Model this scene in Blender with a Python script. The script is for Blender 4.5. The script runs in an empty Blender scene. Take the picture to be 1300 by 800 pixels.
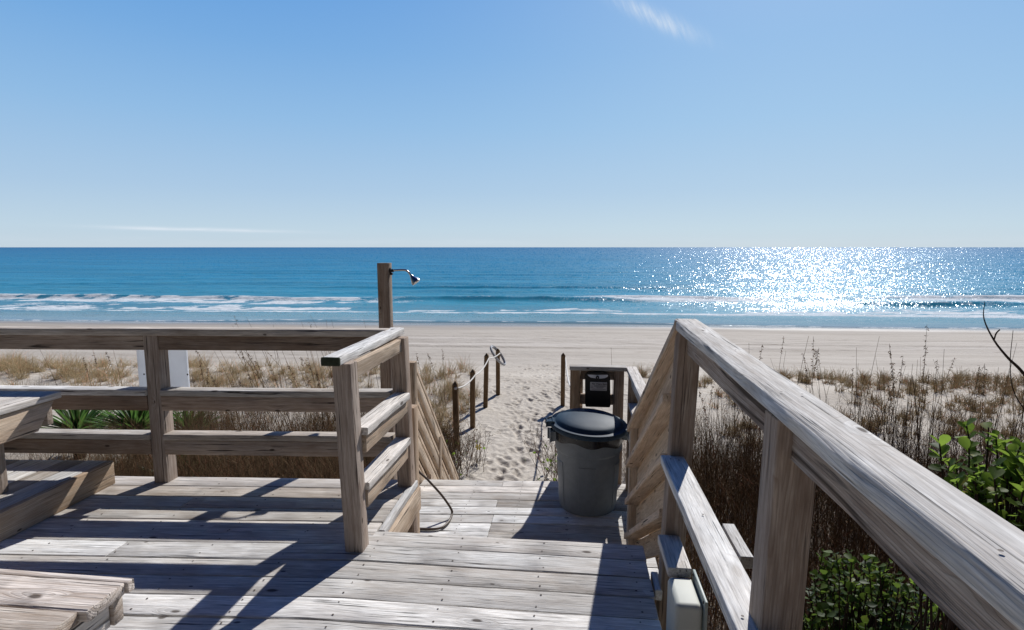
import bpy, bmesh, math, random
import numpy as np
from mathutils import Vector, Matrix
R = math.radians
sc = bpy.context.scene
COL = sc.collection
random.seed(7); rng = np.random.default_rng(7)
SUN_AZ, SUN_EL = 20.5, 39.7            # degrees clockwise from +Y, degrees up

# ------------------------------------------------------------------ node helpers
class NT:
    def __init__(s, name):
        s.m = bpy.data.materials.new(name); s.m.use_nodes = True
        s.t = s.m.node_tree; s.t.nodes.clear()
    def n(s, typ, **kw):
        nd = s.t.nodes.new(typ); ins = kw.pop('ins', {})
        for k, v in kw.items(): setattr(nd, k, v)
        for k, v in ins.items(): s.set(nd, k, v)
        return nd
    def set(s, nd, k, v):
        sock = nd.inputs[k]
        if isinstance(v, bpy.types.NodeSocket): s.t.links.new(v, sock)
        elif isinstance(v, bpy.types.Node): s.t.links.new(v.outputs[0], sock)
        else:
            if isinstance(v, (tuple, list)) and len(v) == 3 and len(sock.default_value) == 4: v = (*v, 1)
            sock.default_value = v
    def math(s, op, a, b=0.0, c=0.0, clamp=False):
        return s.n('ShaderNodeMath', operation=op, use_clamp=clamp, ins={0: a, 1: b, 2: c}).outputs[0]
    def vmath(s, op, a, b=(0, 0, 0)):
        return s.n('ShaderNodeVectorMath', operation=op, ins={0: a, 1: b}).outputs[0]
    def noise(s, vec, scale, detail=3, rough=.55, dist=0):
        return s.n('ShaderNodeTexNoise', ins={'Vector': vec, 'Scale': scale, 'Detail': detail, 'Roughness': rough, 'Distortion': dist}).outputs[0]
    def ramp(s, fac, stops, interp='LINEAR'):
        r = s.n('ShaderNodeValToRGB', ins={0: fac}); cr = r.color_ramp; cr.interpolation = interp
        while len(cr.elements) < len(stops): cr.elements.new(.5)
        for e, (p, c) in zip(cr.elements, stops):
            e.position = p
            if not isinstance(c, (tuple, list)): c = (c, c, c)
            e.color = (*c[:3], 1)
        return r.outputs[0]
    def mix(s, f, a, b, mode='MIX'):
        nd = s.n('ShaderNodeMix', data_type='RGBA', blend_type=mode)
        s.set(nd, 0, f); s.set(nd, 6, a); s.set(nd, 7, b)
        return nd.outputs[2]
    def mrange(s, v, a, b, c=0., d=1.):
        return s.n('ShaderNodeMapRange', ins={0: v, 1: a, 2: b, 3: c, 4: d}).outputs[0]
    def bump(s, h, strength=.5, dist=.01, normal=None):
        nd = s.n('ShaderNodeBump', ins={'Strength': strength, 'Distance': dist, 'Height': h})
        if normal is not None: s.set(nd, 'Normal', normal)
        return nd.outputs[0]
    def out(s, sh):
        o = s.n('ShaderNodeOutputMaterial'); s.t.links.new(sh if isinstance(sh, bpy.types.NodeSocket) else sh.outputs[0], o.inputs[0]); return s.m
    def pbr(s, color, rough=.8, normal=None, spec=.3, metal=0., **kw):
        p = s.n('ShaderNodeBsdfPrincipled', ins={'Base Color': color, 'Roughness': rough, 'Metallic': metal, 'Specular IOR Level': spec})
        if normal is not None: s.set(p, 'Normal', normal)
        for k, v in kw.items(): s.set(p, k.replace('_', ' '), v)
        return p

def wood(name, light, dark, grey, weather=.6, ringdark=.45, gamma=1., crack=1., split=0.):
    """weathered softwood; 'bc' = board-space metres (u along the grain), 'tn' = per-board random"""
    t = NT(name)
    bc = t.n('ShaderNodeAttribute', attribute_name='bc').outputs['Vector']
    tn = t.n('ShaderNodeAttribute', attribute_name='tn').outputs['Fac']
    sx = t.n('ShaderNodeSeparateXYZ', ins={0: bc}); u, v, w = sx.outputs
    def cv(a, b, c):
        return t.n('ShaderNodeCombineXYZ', ins={0: t.math('MULTIPLY', u, a), 1: t.math('MULTIPLY', v, b), 2: t.math('MULTIPLY', w, c)}).outputs[0]
    # knots, sparse
    kv = t.n('ShaderNodeCombineXYZ', ins={0: t.math('ADD', u, t.math('MULTIPLY', t.noise(cv(6, 20, 20), 1., 2), .03)), 1: t.math('MULTIPLY', t.math('ADD', v, w), 2.3), 2: 0.}).outputs[0]
    vo = t.n('ShaderNodeTexVoronoi', voronoi_dimensions='2D', ins={'Vector': kv, 'Scale': 2.4, 'Randomness': 1.})
    vcol = t.n('ShaderNodeSeparateColor', ins={0: vo.outputs['Color']})
    kd = t.math('DIVIDE', vo.outputs['Distance'], t.mrange(vcol.outputs[1], 0, 1, .028, .075))
    gate = t.math('GREATER_THAN', vcol.outputs[0], .5)
    knot = t.math('MULTIPLY', t.mrange(kd, .55, 1.05, 1, 0), gate)
    halo = t.math('MULTIPLY', t.mrange(kd, .5, 4.5, 1, 0), gate)
    # annual rings
    wob = t.noise(cv(1.6, 6, 6), 1., 2)
    wob2 = t.noise(cv(7, 30, 30), 1., 2)
    vv = t.math('ADD', v, t.math('MULTIPLY', t.math('SUBTRACT', wob, .5), .075))
    ww = t.math('ADD', w, t.math('MULTIPLY', t.math('SUBTRACT', wob2, .5), .006))
    ww = t.math('ADD', ww, t.math('MULTIPLY', halo, .02))
    rr = t.math('SQRT', t.math('ADD', t.math('MULTIPLY', vv, vv), t.math('MULTIPLY', ww, ww)))
    ring = t.math('FRACT', t.math('MULTIPLY', rr, 150.))
    ring = t.ramp(ring, [(0, 0.), (.55, .25), (.86, 1.), (1., 0.)])
    band = t.math('FRACT', t.math('MULTIPLY', rr, 46.)); band = t.ramp(band, [(0, 0.), (.5, .2), (.8, 1.), (1., 0.)])
    fib = t.noise(cv(11, 260, 260), 1., 3, .6)
    blot = t.noise(cv(3.2, 13, 13), 1., 5, .65)
    streak = t.noise(cv(8, 62, 62), 1., 4, .6)
    ck = t.noise(cv(2.6, 120, 60), 1., 2, .5)
    ckm = t.mrange(ck, .61, .67, 0, crack)
    ck2 = t.math('MULTIPLY', ckm, t.mrange(blot, .4, .6, 0, 1))
    base = t.mix(t.mrange(blot, .3, .7), dark, light)
    base = t.mix(t.math('MULTIPLY', ring, ringdark), base, dark, 'MULTIPLY') if False else t.mix(t.math('MULTIPLY', ring, ringdark), base, dark)
    greyc = t.mix(t.mrange(streak, .35, .65), tuple(c*.76 for c in grey), tuple(min(1, c*1.12) for c in grey))
    wf = t.math('MULTIPLY', t.mrange(t.math('ADD', t.math('MULTIPLY', blot, .6), t.math('MULTIPLY', tn, .5)), .25, .8), weather*1.3, clamp=True)
    c = t.mix(wf, base, greyc)
    c = t.mix(t.math('MULTIPLY', ring, ringdark*.45), c, dark)
    c = t.mix(t.math('MULTIPLY', band, ringdark*.55), c, tuple(q*.8 for q in dark))
    c = t.mix(1., c, t.n('ShaderNodeCombineColor', ins={0: t.mrange(fib, .3, .7, .78, 1.15), 1: t.mrange(fib, .3, .7, .78, 1.15), 2: t.mrange(fib, .3, .7, .78, 1.15)}).outputs[0], 'MULTIPLY')
    tnf = t.mrange(tn, 0, 1, .84*gamma, 1.22*gamma)
    c = t.mix(1., c, t.n('ShaderNodeCombineColor', ins={0: tnf, 1: tnf, 2: tnf}).outputs[0], 'MULTIPLY')
    c = t.mix(t.math('MULTIPLY', knot, .8), c, (.045, .028, .018))
    c = t.mix(t.math('MULTIPLY', ck2, .88), c, (.025, .02, .017))
    hue = t.math('FRACT', t.math('MULTIPLY', tn, 7.31))
    c = t.mix(t.mrange(hue, .55, 1., 0, .38), c, t.mix(1., c, (.86, .70, .56), 'MULTIPLY'))
    c = t.mix(t.mrange(hue, .3, 0., 0, .30), c, t.mix(1., c, (.70, .74, .80), 'MULTIPLY'))
    st = t.noise(cv(1.1, 7, 7), 1., 4, .7)
    c = t.mix(t.mrange(st, .58, .74, 0, .45), c, t.mix(1., c, (.50, .46, .44), 'MULTIPLY'))
    if split:
        spn = t.noise(cv(1.3, 26, 26), 1., 3, .6, .3)
        c = t.mix(t.mrange(spn, .56, .64, 0, split), c, (.05, .034, .025))
    h = t.math('SUBTRACT', t.math('ADD', t.math('MULTIPLY', fib, .5), t.math('MULTIPLY', streak, .6)), t.math('ADD', t.math('MULTIPLY', ck2, 1.2), t.math('MULTIPLY', ring, .25)))
    nrm = t.bump(h, .8, .003)
    return t.out(t.pbr(c, .85, nrm, spec=.10))

M = {}
M['deck'] = wood('deck_wood', (.635, .605, .56), (.35, .30, .25), (.70, .71, .705), .78, .42, crack=1.)
M['cap'] = wood('cap_wood', (.66, .62, .56), (.35, .29, .23), (.73, .735, .725), .78, .42)
M['rail'] = wood('rail_wood', (.55, .44, .345), (.24, .16, .11), (.52, .48, .44), .36, .55)
M['post'] = wood('post_wood', (.62, .51, .41), (.27, .19, .14), (.58, .53, .49), .34, .6)
M['newpost'] = wood('fresh_post_wood', (.58, .46, .33), (.34, .22, .13), (.52, .47, .41), .35, .4)
M['stair'] = wood('stair_wood', (.70, .56, .40), (.42, .28, .17), (.62, .56, .49), .40, .45)
M['old'] = wood('cracked_rail_wood', (.56, .45, .36), (.20, .13, .09), (.56, .53, .50), .6, .65, crack=1., split=.85)
M['dark'] = wood('dark_treated_wood', (.34, .24, .14), (.14, .09, .05), (.28, .23, .17), .35, .5)
M['bench'] = wood('bench_wood', (.62, .52, .40), (.24, .16, .10), (.72, .70, .68), .7, .7)

def simple(name, color, rough=.5, spec=.4, metal=0., nscale=40, namt=.12, bumpd=.0006, **kw):
    t = NT(name); co = t.n('ShaderNodeTexCoord').outputs['Object']
    nz = t.noise(co, nscale, 4); n2 = t.noise(co, nscale*.12, 3)
    a = t.mix(t.math('MULTIPLY', n2, namt*3, clamp=True), color, tuple(c*.6 for c in color))
    a = t.mix(t.mrange(nz, .35, .7, 0, namt*2), a, tuple(min(1, c*1.35+.01) for c in color))
    return t.out(t.pbr(a, t.mrange(n2, .3, .7, max(.02, rough-.08), rough+.1), t.bump(nz, .3, bumpd), spec, metal, **kw))
M['nail'] = simple('nail_steel', (.06, .04, .03), .7)
M['can'] = simple('grey_can_plastic', (.185, .21, .23), .5, .4, nscale=25, namt=.15)
M['lid'] = simple('dark_lid_plastic', (.03, .055, .085), .5, .14, nscale=18, namt=.15)
M['bag'] = simple('black_bag_plastic', (.006, .006, .008), .25, .5, nscale=30, bumpd=.004)
M['disp'] = simple('black_dispenser_plastic', (.008, .008, .009), .35, .4)
M['label'] = simple('white_label', (.55, .54, .55), .5, .3, namt=.05)
M['ink'] = simple('label_ink', (.03, .03, .035), .6, .2)
M['paper'] = simple('white_liner', (.85, .86, .9), .6, .3, namt=.03)
M['chrome'] = simple('worn_chrome', (.62, .63, .64), .18, .5, 1., nscale=60)
M['box'] = simple('beige_box_plastic', (.52, .54, .49), .6, .4, nscale=12, namt=.08)
M['boxback'] = simple('grey_green_plate', (.30, .35, .33), .45)
t = NT('white_translucent_board'); nz = t.noise(t.n('ShaderNodeTexCoord').outputs['Object'], 12, 4)
cc = t.mix(t.mrange(nz, .4, .8, 0, .25), (.85, .87, .9), (.6, .62, .65))
M['whiteboard'] = t.out(t.n('ShaderNodeMixShader', ins={0: .45, 1: t.pbr(cc, .5).outputs[0], 2: t.n('ShaderNodeBsdfTranslucent', ins={0: cc}).outputs[0]}))
M['hose'] = simple('brown_hose_rubber', (.085, .06, .045), .5, .35)
M['rope'] = simple('white_rope_fibre', (.72, .70, .66), .9, .1, nscale=300, namt=.2, bumpd=.003)
M['coil'] = simple('bleached_rope', (.55, .57, .60), .8, .1, nscale=200, namt=.2, bumpd=.003)
M['algae'] = simple('mossy_cap_end', (.045, .055, .035), .9, .1, nscale=70, namt=.25, bumpd=.002)
M['flower'] = simple('yellow_petal', (.75, .6, .03), .6, .2)

def leafmat(name, c1, c2, rough=.35, trans=.35, spec=.5):
    t = NT(name); oi = t.n('ShaderNodeAttribute', attribute_name='tn').outputs['Fac']
    co = t.n('ShaderNodeTexCoord').outputs['Object']
    nz = t.noise(co, 30, 3)
    c = t.mix(oi, c1, c2); c = t.mix(t.mrange(nz, .35, .7, 0, .45), c, tuple(x*.5 for x in c1))
    c = t.mix(t.math('MULTIPLY', t.math('GREATER_THAN', oi, .93), t.mrange(nz, .4, .55)), c, (c2[0]*1.3, c2[1]*.75, c2[2]*.8))
    p = t.pbr(c, rough, t.bump(nz, .3, .002), spec)
    tr = t.n('ShaderNodeBsdfTranslucent', ins={0: t.mix(.5, c, tuple(min(1, x*2.6) for x in c2))})
    return t.out(t.n('ShaderNodeMixShader', ins={0: trans, 1: p.outputs[0], 2: tr.outputs[0]}))
M['leaf'] = leafmat('waxy_green_leaf', (.022, .05, .012), (.16, .24, .035), .5, .5, .12)
M['leafdark'] = leafmat('dark_green_leaf', (.012, .03, .008), (.09, .14, .022), .5, .35, .12)  # darker green tones for the dense low bush
M['yucca'] = leafmat('yucca_blade', (.025, .075, .018), (.09, .19, .04), .4, .3)
M['straw'] = leafmat('dry_straw', (.36, .26, .13), (.70, .57, .36), .8, .22, .08)
M['brush'] = leafmat('brown_brush', (.055, .036, .021), (.22, .145, .083), .8, .12, .08)
M['golden'] = leafmat('golden_grass', (.10, .06, .028), (.30, .20, .10), .6, .3, .25)
M['twig'] = leafmat('dark_twig', (.035, .022, .018), (.075, .048, .036), .75, .0, .2)

# ------------------------------------------------------------------ object helpers
def link(o, parent=None):
    COL.objects.link(o)
    if parent is not None: o.parent = parent
    return o
def tag(o, label=None, cat=None, group=None, kind=None):
    if label: o['label'] = label
    if cat: o['category'] = cat
    if group: o['group'] = group
    if kind: o['kind'] = kind
    return o
def thing(name, label, cat, loc=(0, 0, 0), group=None):
    o = bpy.data.objects.new(name, None); o.empty_display_size = .1
    o.location = loc; link(o); return tag(o, label, cat, group)
def smooth(me, ang=40):
    me.shade_smooth()
    try: me.set_sharp_from_angle(angle=R(ang))
    except Exception: pass

def hinge(p):                       # the left wing of the deck is built a few degrees off square
    x, y, z = p
    if x < -1.0: y += .075*(x+1.0)
    return (x, y, z)
def skew(p):                        # and so is the lower landing
    x, y, z = p
    return (x, y+.075*min(x, 0), z)

class WB:
    """collects rounded, slightly uneven boards into one mesh with board-space coordinates"""
    def __init__(s, warp=None): s.v = []; s.f = []; s.bc = []; s.tn = []; s.mi = []; s.warp = warp
    def board(s, p0, p1, w, t, side=(0, 1, 0), r=.004, sh0=0., sh1=0., shv0=0., shv1=0., wob=.0012, tn=None, bow=.002, seg=None):
        p0 = Vector(p0); p1 = Vector(p1); a = p1-p0; L = a.length; a.normalize()
        wv = a.cross(Vector(side)).normalized(); vv = wv.cross(a).normalized()      # vv = width direction, wv = thickness
        n = seg or max(2, int(L/.12)); tn = random.random() if tn is None else tn
        ou, ov, ow = random.uniform(0, 50), random.uniform(-.05, .05), random.choice([-1, 1])*random.uniform(.02, .09)
        k = r*.35
        sec = [(w/2-r, -t/2), (w/2-k, -t/2+k), (w/2, -t/2+r), (w/2, t/2-r), (w/2-k, t/2-k), (w/2-r, t/2),
               (-w/2+r, t/2), (-w/2+k, t/2-k), (-w/2, t/2-r), (-w/2, -t/2+r), (-w/2+k, -t/2+k), (-w/2+r, -t/2)]
        b1, b2 = random.uniform(-bow, bow), random.uniform(-bow, bow)
        ph = [random.uniform(0, 6.3) for _ in range(12)]; fr = [random.uniform(3, 9) for _ in range(12)]
        base = len(s.v); ns = len(sec)
        us = [0., .0025] + [L*i/n for i in range(1, n)] + [L-.0025, L]
        for i, u in enumerate(us):
            e = u/L; q = .9985 if i in (0, len(us)-1) else 1.
            if i in (0, len(us)-1): q = 1-.0018/min(w, t)*2
            for j, (v, tt) in enumerate(sec):
                d = wob*math.sin(fr[j]*u+ph[j])
                v2 = v*q + (d if v > 0 else -d)*.7 + b1*math.sin(math.pi*e); t2 = tt*q + b2*math.sin(math.pi*e) + d*.4
                uu = u + (1-e)*(sh0*t2+shv0*v2) + e*(sh1*t2+shv1*v2)
                P = p0 + a*uu + vv*v2 + wv*t2
                s.v.append(s.warp(P) if s.warp else tuple(P)); s.bc.append((uu+ou, v2+ov, t2+ow)); s.tn.append(tn)
        m = len(us)
        for i in range(m-1):
            for j in range(ns):
                a_ = base+i*ns+j; b_ = base+i*ns+(j+1) % ns
                s.f.append((a_, a_+ns, b_+ns, b_)); s.mi.append(0)
        s.f.append(tuple(base+j for j in range(ns))); s.f.append(tuple(base+(m-1)*ns+j for j in reversed(range(ns)))); s.mi += [0, 0]
        return s
    def nail(s, p, r=.0042, up=(0, 0, 1)):
        base = len(s.v); p = Vector(p)
        if s.warp: p = Vector(s.warp(p))
        for k in range(7):
            an = k*2*math.pi/7; s.v.append((p.x+r*math.cos(an), p.y+r*math.sin(an), p.z)); s.bc.append((0, 0, 0)); s.tn.append(.5)
        s.f.append(tuple(base+k for k in range(7))); s.mi.append(1)
    def build(s, name, mat, parent=None, mats=None):
        me = bpy.data.meshes.new(name); me.from_pydata([tuple(v) for v in s.v], [], s.f)
        a = me.attributes.new('bc', 'FLOAT_VECTOR', 'POINT'); a.data.foreach_set('vector', np.array(s.bc, 'f').ravel())
        a = me.attributes.new('tn', 'FLOAT', 'POINT'); a.data.foreach_set('value', np.array(s.tn, 'f'))
        me.materials.append(mat)
        for m in mats or []: me.materials.append(m)
        me.polygons.foreach_set('material_index', s.mi)
        bm = bmesh.new(); bm.from_mesh(me); bmesh.ops.recalc_face_normals(bm, faces=bm.faces); bm.to_mesh(me); bm.free()
        smooth(me, 35); o = bpy.data.objects.new(name, me)
        return link(o, parent)
def B(name, mat, parent, p0, p1, w, t, side=(0, 1, 0), warp=None, **kw):
    return WB(warp).board(p0, p1, w, t, side, **kw).build(name, mat, parent)

def box_post(parent, x, y, z0, z1, mat=None, s=.089, warp=None, name='post', lean=(0, 0), tn=None, top=0.):
    return B(name, mat or M['post'], parent, (x+lean[0], y+lean[1], z0), (x, y, z1), s, s, (1, 0, 0), warp, r=.005, tn=tn, bow=.001)

def mesh_obj(name, verts, faces, mat, parent=None, tn=None, sm=True, mats=None, mi=None, ang=40):
    me = bpy.data.meshes.new(name)
    me.from_pydata(verts if isinstance(verts, list) else verts.tolist(), [], faces if isinstance(faces, list) else faces.tolist())
    if tn is not None:
        a = me.attributes.new('tn', 'FLOAT', 'POINT'); a.data.foreach_set('value', np.asarray(tn, 'f'))
    me.materials.append(mat)
    for m in mats or []: me.materials.append(m)
    if mi is not None: me.polygons.foreach_set('material_index', mi)
    if sm: smooth(me, ang)
    o = bpy.data.objects.new(name, me); return link(o, parent)

def bm_obj(name, bm, mat, parent=None, ang=40):
    bmesh.ops.recalc_face_normals(bm, faces=bm.faces)
    me = bpy.data.meshes.new(name); bm.to_mesh(me); bm.free(); me.materials.append(mat); smooth(me, ang)
    return link(bpy.data.objects.new(name, me), parent)

def lathe(name, prof, mat, parent, loc=(0, 0, 0), seg=64, fn=None, tilt=None, close=False):
    V = []; F = []
    for i, (r, z) in enumerate(prof):
        for k in range(seg):
            a = 2*math.pi*k/seg; rr, zz = (r, z) if fn is None else fn(r, z, a, i)
            V.append((rr*math.cos(a), rr*math.sin(a), zz))
    for i in range(len(prof)-1):
        for k in range(seg):
            F.append((i*seg+k, i*seg+(k+1) % seg, (i+1)*seg+(k+1) % seg, (i+1)*seg+k))
    if close: F.append(tuple((len(prof)-1)*seg+k for k in range(seg)))
    o = mesh_obj(name, V, F, mat, parent); o.location = loc
    if tilt: o.rotation_euler = tilt
    return o

def tube_geo(pts, rad, seg=8, cap=True):
    P = [Vector(p) for p in pts]; V = []; F = []; n = len(P)
    rad = rad if isinstance(rad, (list, tuple)) else [rad]*n
    up = Vector((0, 0, 1)); pn = None
    for i, p in enumerate(P):
        d = (P[min(i+1, n-1)]-P[max(i-1, 0)]).normalized()
        if pn is None: pn = d.orthogonal().normalized()
        pn = (pn-d*pn.dot(d)).normalized(); b = d.cross(pn)
        for k in range(seg):
            a = 2*math.pi*k/seg; V.append(tuple(p+(pn*math.cos(a)+b*math.sin(a))*rad[i]))
    for i in range(n-1):
        for k in range(seg): F.append((i*seg+k, i*seg+(k+1) % seg, (i+1)*seg+(k+1) % seg, (i+1)*seg+k))
    if cap: F.append(tuple(reversed(range(seg)))); F.append(tuple((n-1)*seg+k for k in range(seg)))
    return V, F
def tube(name, pts, rad, mat, parent=None, seg=8):
    V, F = tube_geo(pts, rad, seg); return mesh_obj(name, V, F, mat, parent, tn=[.5]*len(V))
def spline(pts, n=8):
    P = [Vector(p) for p in pts]; P = [P[0]*2-P[1]]+P+[P[-1]*2-P[-2]]; out = []
    for i in range(1, len(P)-2):
        for k in range(n):
            t = k/n; a, b, c, d = P[i-1:i+3]
            out.append(.5*((2*b)+(c-a)*t+(2*a-5*b+4*c-d)*t*t+(3*b-a-3*c+d)*t**3))
    out.append(P[-2]); return out

def rbox(name, lo, hi, mat, parent=None, r=.01, seg=3):
    bm = bmesh.new(); bmesh.ops.create_cube(bm, size=1)
    for v in bm.verts:
        v.co = Vector([(lo[i]+hi[i])/2 + v.co[i]*(hi[i]-lo[i]) for i in range(3)])
    bmesh.ops.bevel(bm, geom=bm.edges[:], offset=r, segments=seg, profile=.5, affect='EDGES')
    return bm_obj(name, bm, mat, parent)

# ------------------------------------------------------------------ value noise in numpy
_perm = rng.random((256, 256))
def vnoise(x, y):
    xi = np.floor(x).astype(int); yi = np.floor(y).astype(int); fx = x-xi; fy = y-yi
    fx = fx*fx*(3-2*fx); fy = fy*fy*(3-2*fy)
    g = lambda a, b: _perm[a & 255, b & 255]
    return (g(xi, yi)*(1-fx)+g(xi+1, yi)*fx)*(1-fy)+(g(xi, yi+1)*(1-fx)+g(xi+1, yi+1)*fx)*fy
def fbm(x, y, o=4):
    s = 0; a = .5; t = 0
    for i in range(o): s = s+a*vnoise(x*2**i+17*i, y*2**i+31*i); t += a; a *= .5
    return s/t

# ------------------------------------------------------------------ ground
def gz(x, y):
    x = np.asarray(x, float); y = np.asarray(y, float)
    s = y-.047*x
    z = np.interp(s, [-30, 5, 12, 14.5, 18, 24, 32, 40.4, 60, 400], [-1.75, -1.82, -1.86, -1.95, -2.35, -2.95, -3.5, -4.15, -5.2, -14])
    path = np.exp(-((x+.75-.03*(y-8))/1.3)**2)
    dune = np.clip(1-np.abs(s-12.5)/5, 0, 1)
    z = z + dune*(fbm(x*.35+3, y*.35, 3)-.5)*.42*(1-path) + (fbm(x*1.1, y*1.1, 3)-.5)*.07*np.clip((22-s)/8, 0.15, 1)
    z = z + (fbm(x*.12+40, s*.6, 2)-.5)*.16*np.clip((s-16)/6, 0, 1)*np.clip((44-s)/8, 0, 1)
    return z
def grid_obj(name, xs, ys, zf, mat, attrs=None):
    X, Y = np.meshgrid(xs, ys); Z, at = zf(X, Y)
    V = np.stack([X, Y, Z], -1).reshape(-1, 3); nx, ny = len(xs), len(ys)
    i = np.arange(nx-1)[None, :]+nx*np.arange(ny-1)[:, None]
    F = np.stack([i, i+1, i+1+nx, i+nx], -1).reshape(-1, 4)
    me = bpy.data.meshes.new(name); me.vertices.add(len(V)); me.vertices.foreach_set('co', V.astype('f').ravel())
    me.loops.add(F.size); me.loops.foreach_set('vertex_index', F.astype('i').ravel())
    me.polygons.add(len(F)); me.polygons.foreach_set('loop_start', (np.arange(len(F))*4).astype('i'))
    me.update(calc_edges=True)
    for k, a in at.items():
        d = me.attributes.new(k, 'FLOAT', 'POINT'); d.data.foreach_set('value', a.astype('f').ravel())
    me.materials.append(mat); me.shade_smooth()
    return link(bpy.data.objects.new(name, me))

# foot prints along the path
prints = []
for _ in range(520):
    y = random.uniform(7.2, 17.5); c = -.72+.02*(y-8)+.10*max(0, y-11); sp = .48+.11*max(0, y-11)
    x = random.gauss(c, sp); prints.append((x, y, random.gauss(.15, .4), random.uniform(.008, .026), random.uniform(.75, 1.1)))
for _ in range(120):
    prints.append((random.uniform(-3, 2.), random.uniform(8, 18), random.uniform(-1, 1), random.uniform(.006, .014), 1.))
def sand_z(X, Y):
    Z = gz(X, Y); xs = X[0]; ys = Y[:, 0]; D = np.zeros_like(Z)
    for (px, py, an, dep, sz) in prints:
        i0, i1 = np.searchsorted(xs, [px-.3, px+.3]); j0, j1 = np.searchsorted(ys, [py-.35, py+.35])
        if i1 <= i0 or j1 <= j0: continue
        dx = X[j0:j1, i0:i1]-px; dy = Y[j0:j1, i0:i1]-py
        c, s = math.cos(an), math.sin(an); a = (dx*c+dy*s)/(.058*sz); b = (-dx*s+dy*c)/(.13*sz)
        q = a*a+b*b
        D[j0:j1, i0:i1] += -dep*np.exp(-(q**1.6)) + dep*.45*np.exp(-((np.sqrt(q)-1.45)/.35)**2)
    Z = Z+np.clip(D, -.045, .02)
    Z = Z+(fbm(X*1.6+3, Y*2.2, 3)-.5)*.05*np.clip((Y-15)/4, 0, 1)*np.clip((38-Y)/6, 0, 1)
    s = Y-.047*X
    for s0 in (24.5, 26.1, 27.3, 29.8):                     # tyre tracks along the beach
        q = s-s0-.25*np.sin(X*.05+s0); Z = Z-.035*np.exp(-(q/.16)**2)+.015*np.exp(-((np.abs(q)-.3)/.12)**2)
    veg = np.clip(fbm(X*.6+9, Y*.6, 3)*1.6-.35, 0, 1)
    side = np.where(X > 0, np.clip((X-.45)/.6, 0, 1)*np.clip((9.6-Y)/1.8, 0, 1), np.clip((-1.75-X)/.6, 0, 1)*np.clip((8.6-Y)/1.5, 0, 1))
    return Z, {'veg': np.clip(side*(.5+veg), 0, 1), 'sd': s}

t = NT('beach_sand')
co = t.n('ShaderNodeNewGeometry').outputs['Position']
veg = t.n('ShaderNodeAttribute', attribute_name='veg').outputs['Fac']; sd = t.n('ShaderNodeAttribute', attribute_name='sd').outputs['Fac']
n1 = t.noise(co, .9, 4); n2 = t.noise(co, 14, 4); n3 = t.noise(co, 160, 2)
strip = t.noise(t.vmath('MULTIPLY', co, (.10, 1.25, 0)), 1., 6, .65, .8)
c = t.mix(t.mrange(n1, .3, .7), (.44, .395, .335), (.54, .495, .43))
c = t.mix(t.mrange(n2, .4, .75, 0, .3), c, (.36, .315, .26))
hard = t.math('MULTIPLY', t.mrange(sd, 15, 19), 1.)
c = t.mix(hard, c, t.mix(t.mrange(strip, .35, .65), (.35, .31, .265), (.45, .41, .36)))
tr = t.math('MULTIPLY', t.mrange(t.math('ABSOLUTE', t.math('SUBTRACT', sd, 27)), 2., 3.5, 1, 0), t.mrange(strip, .42, .58))
c = t.mix(t.math('MULTIPLY', tr, .35), c, (.56, .52, .48))
wet = t.mrange(t.math('ADD', sd, t.math('MULTIPLY', t.math('SUBTRACT', n1, .5), 1.6)), 33.5, 39.5)
c = t.mix(t.math('MULTIPLY', wet, .8), c, (.20, .175, .155))
wr = t.noise(t.vmath('MULTIPLY', co, (.45, 2.5, 0)), 1., 5, .7, .6)
seaw = t.math('MULTIPLY', t.mrange(wr, .60, .66), t.math('MULTIPLY', t.mrange(sd, 16, 20), t.mrange(sd, 34, 30)))
c = t.mix(t.math('MULTIPLY', seaw, .5), c, (.16, .12, .09))
speck = t.n('ShaderNodeTexVoronoi', ins={'Vector': co, 'Scale': 5.}); sg = t.math('MULTIPLY', t.mrange(speck.outputs[0], .07, .12, 1, 0), t.mrange(n2, .5, .6))
c = t.mix(t.math('MULTIPLY', sg, .55), c, (.16, .12, .085))
c = t.mix(t.math('MULTIPLY', veg, .8), c, (.13, .095, .06))
h = t.math('ADD', t.math('MULTIPLY', n3, .1), t.math('ADD', t.math('MULTIPLY', n2, .7), t.math('MULTIPLY', t.noise(t.vmath('MULTIPLY', co, (5, 9, 5)), 1., 4), 1.3)))
nrm = t.bump(h, t.mrange(wet, .2, .9, .6, .05), .035)
wetr = t.mrange(wet, .35, 1, .85, .16)
M['sand'] = t.out(t.pbr(c, wetr, nrm, .3))

def span(*segs):
    o = []
    for a, b, st in segs: o += list(np.arange(a, b, st))
    return np.array(o+[segs[-1][1]])
xs = span((-4000, -400, 900), (-400, -60, 34), (-60, -16, 2), (-16, -3.2, .2), (-3.2, 1.8, .022), (1.8, 16, .2), (16, 60, 2), (60, 400, 34), (400, 4000, 900))
ys = span((-40, -4, 4), (-4, 7, .25), (7, 13, .022), (13, 18, .05), (18, 46, .12), (46, 60, 1), (60, 100, 8))
g = grid_obj('sandy_beach', xs, ys, sand_z, M['sand']); tag(g, kind='structure')

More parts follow.
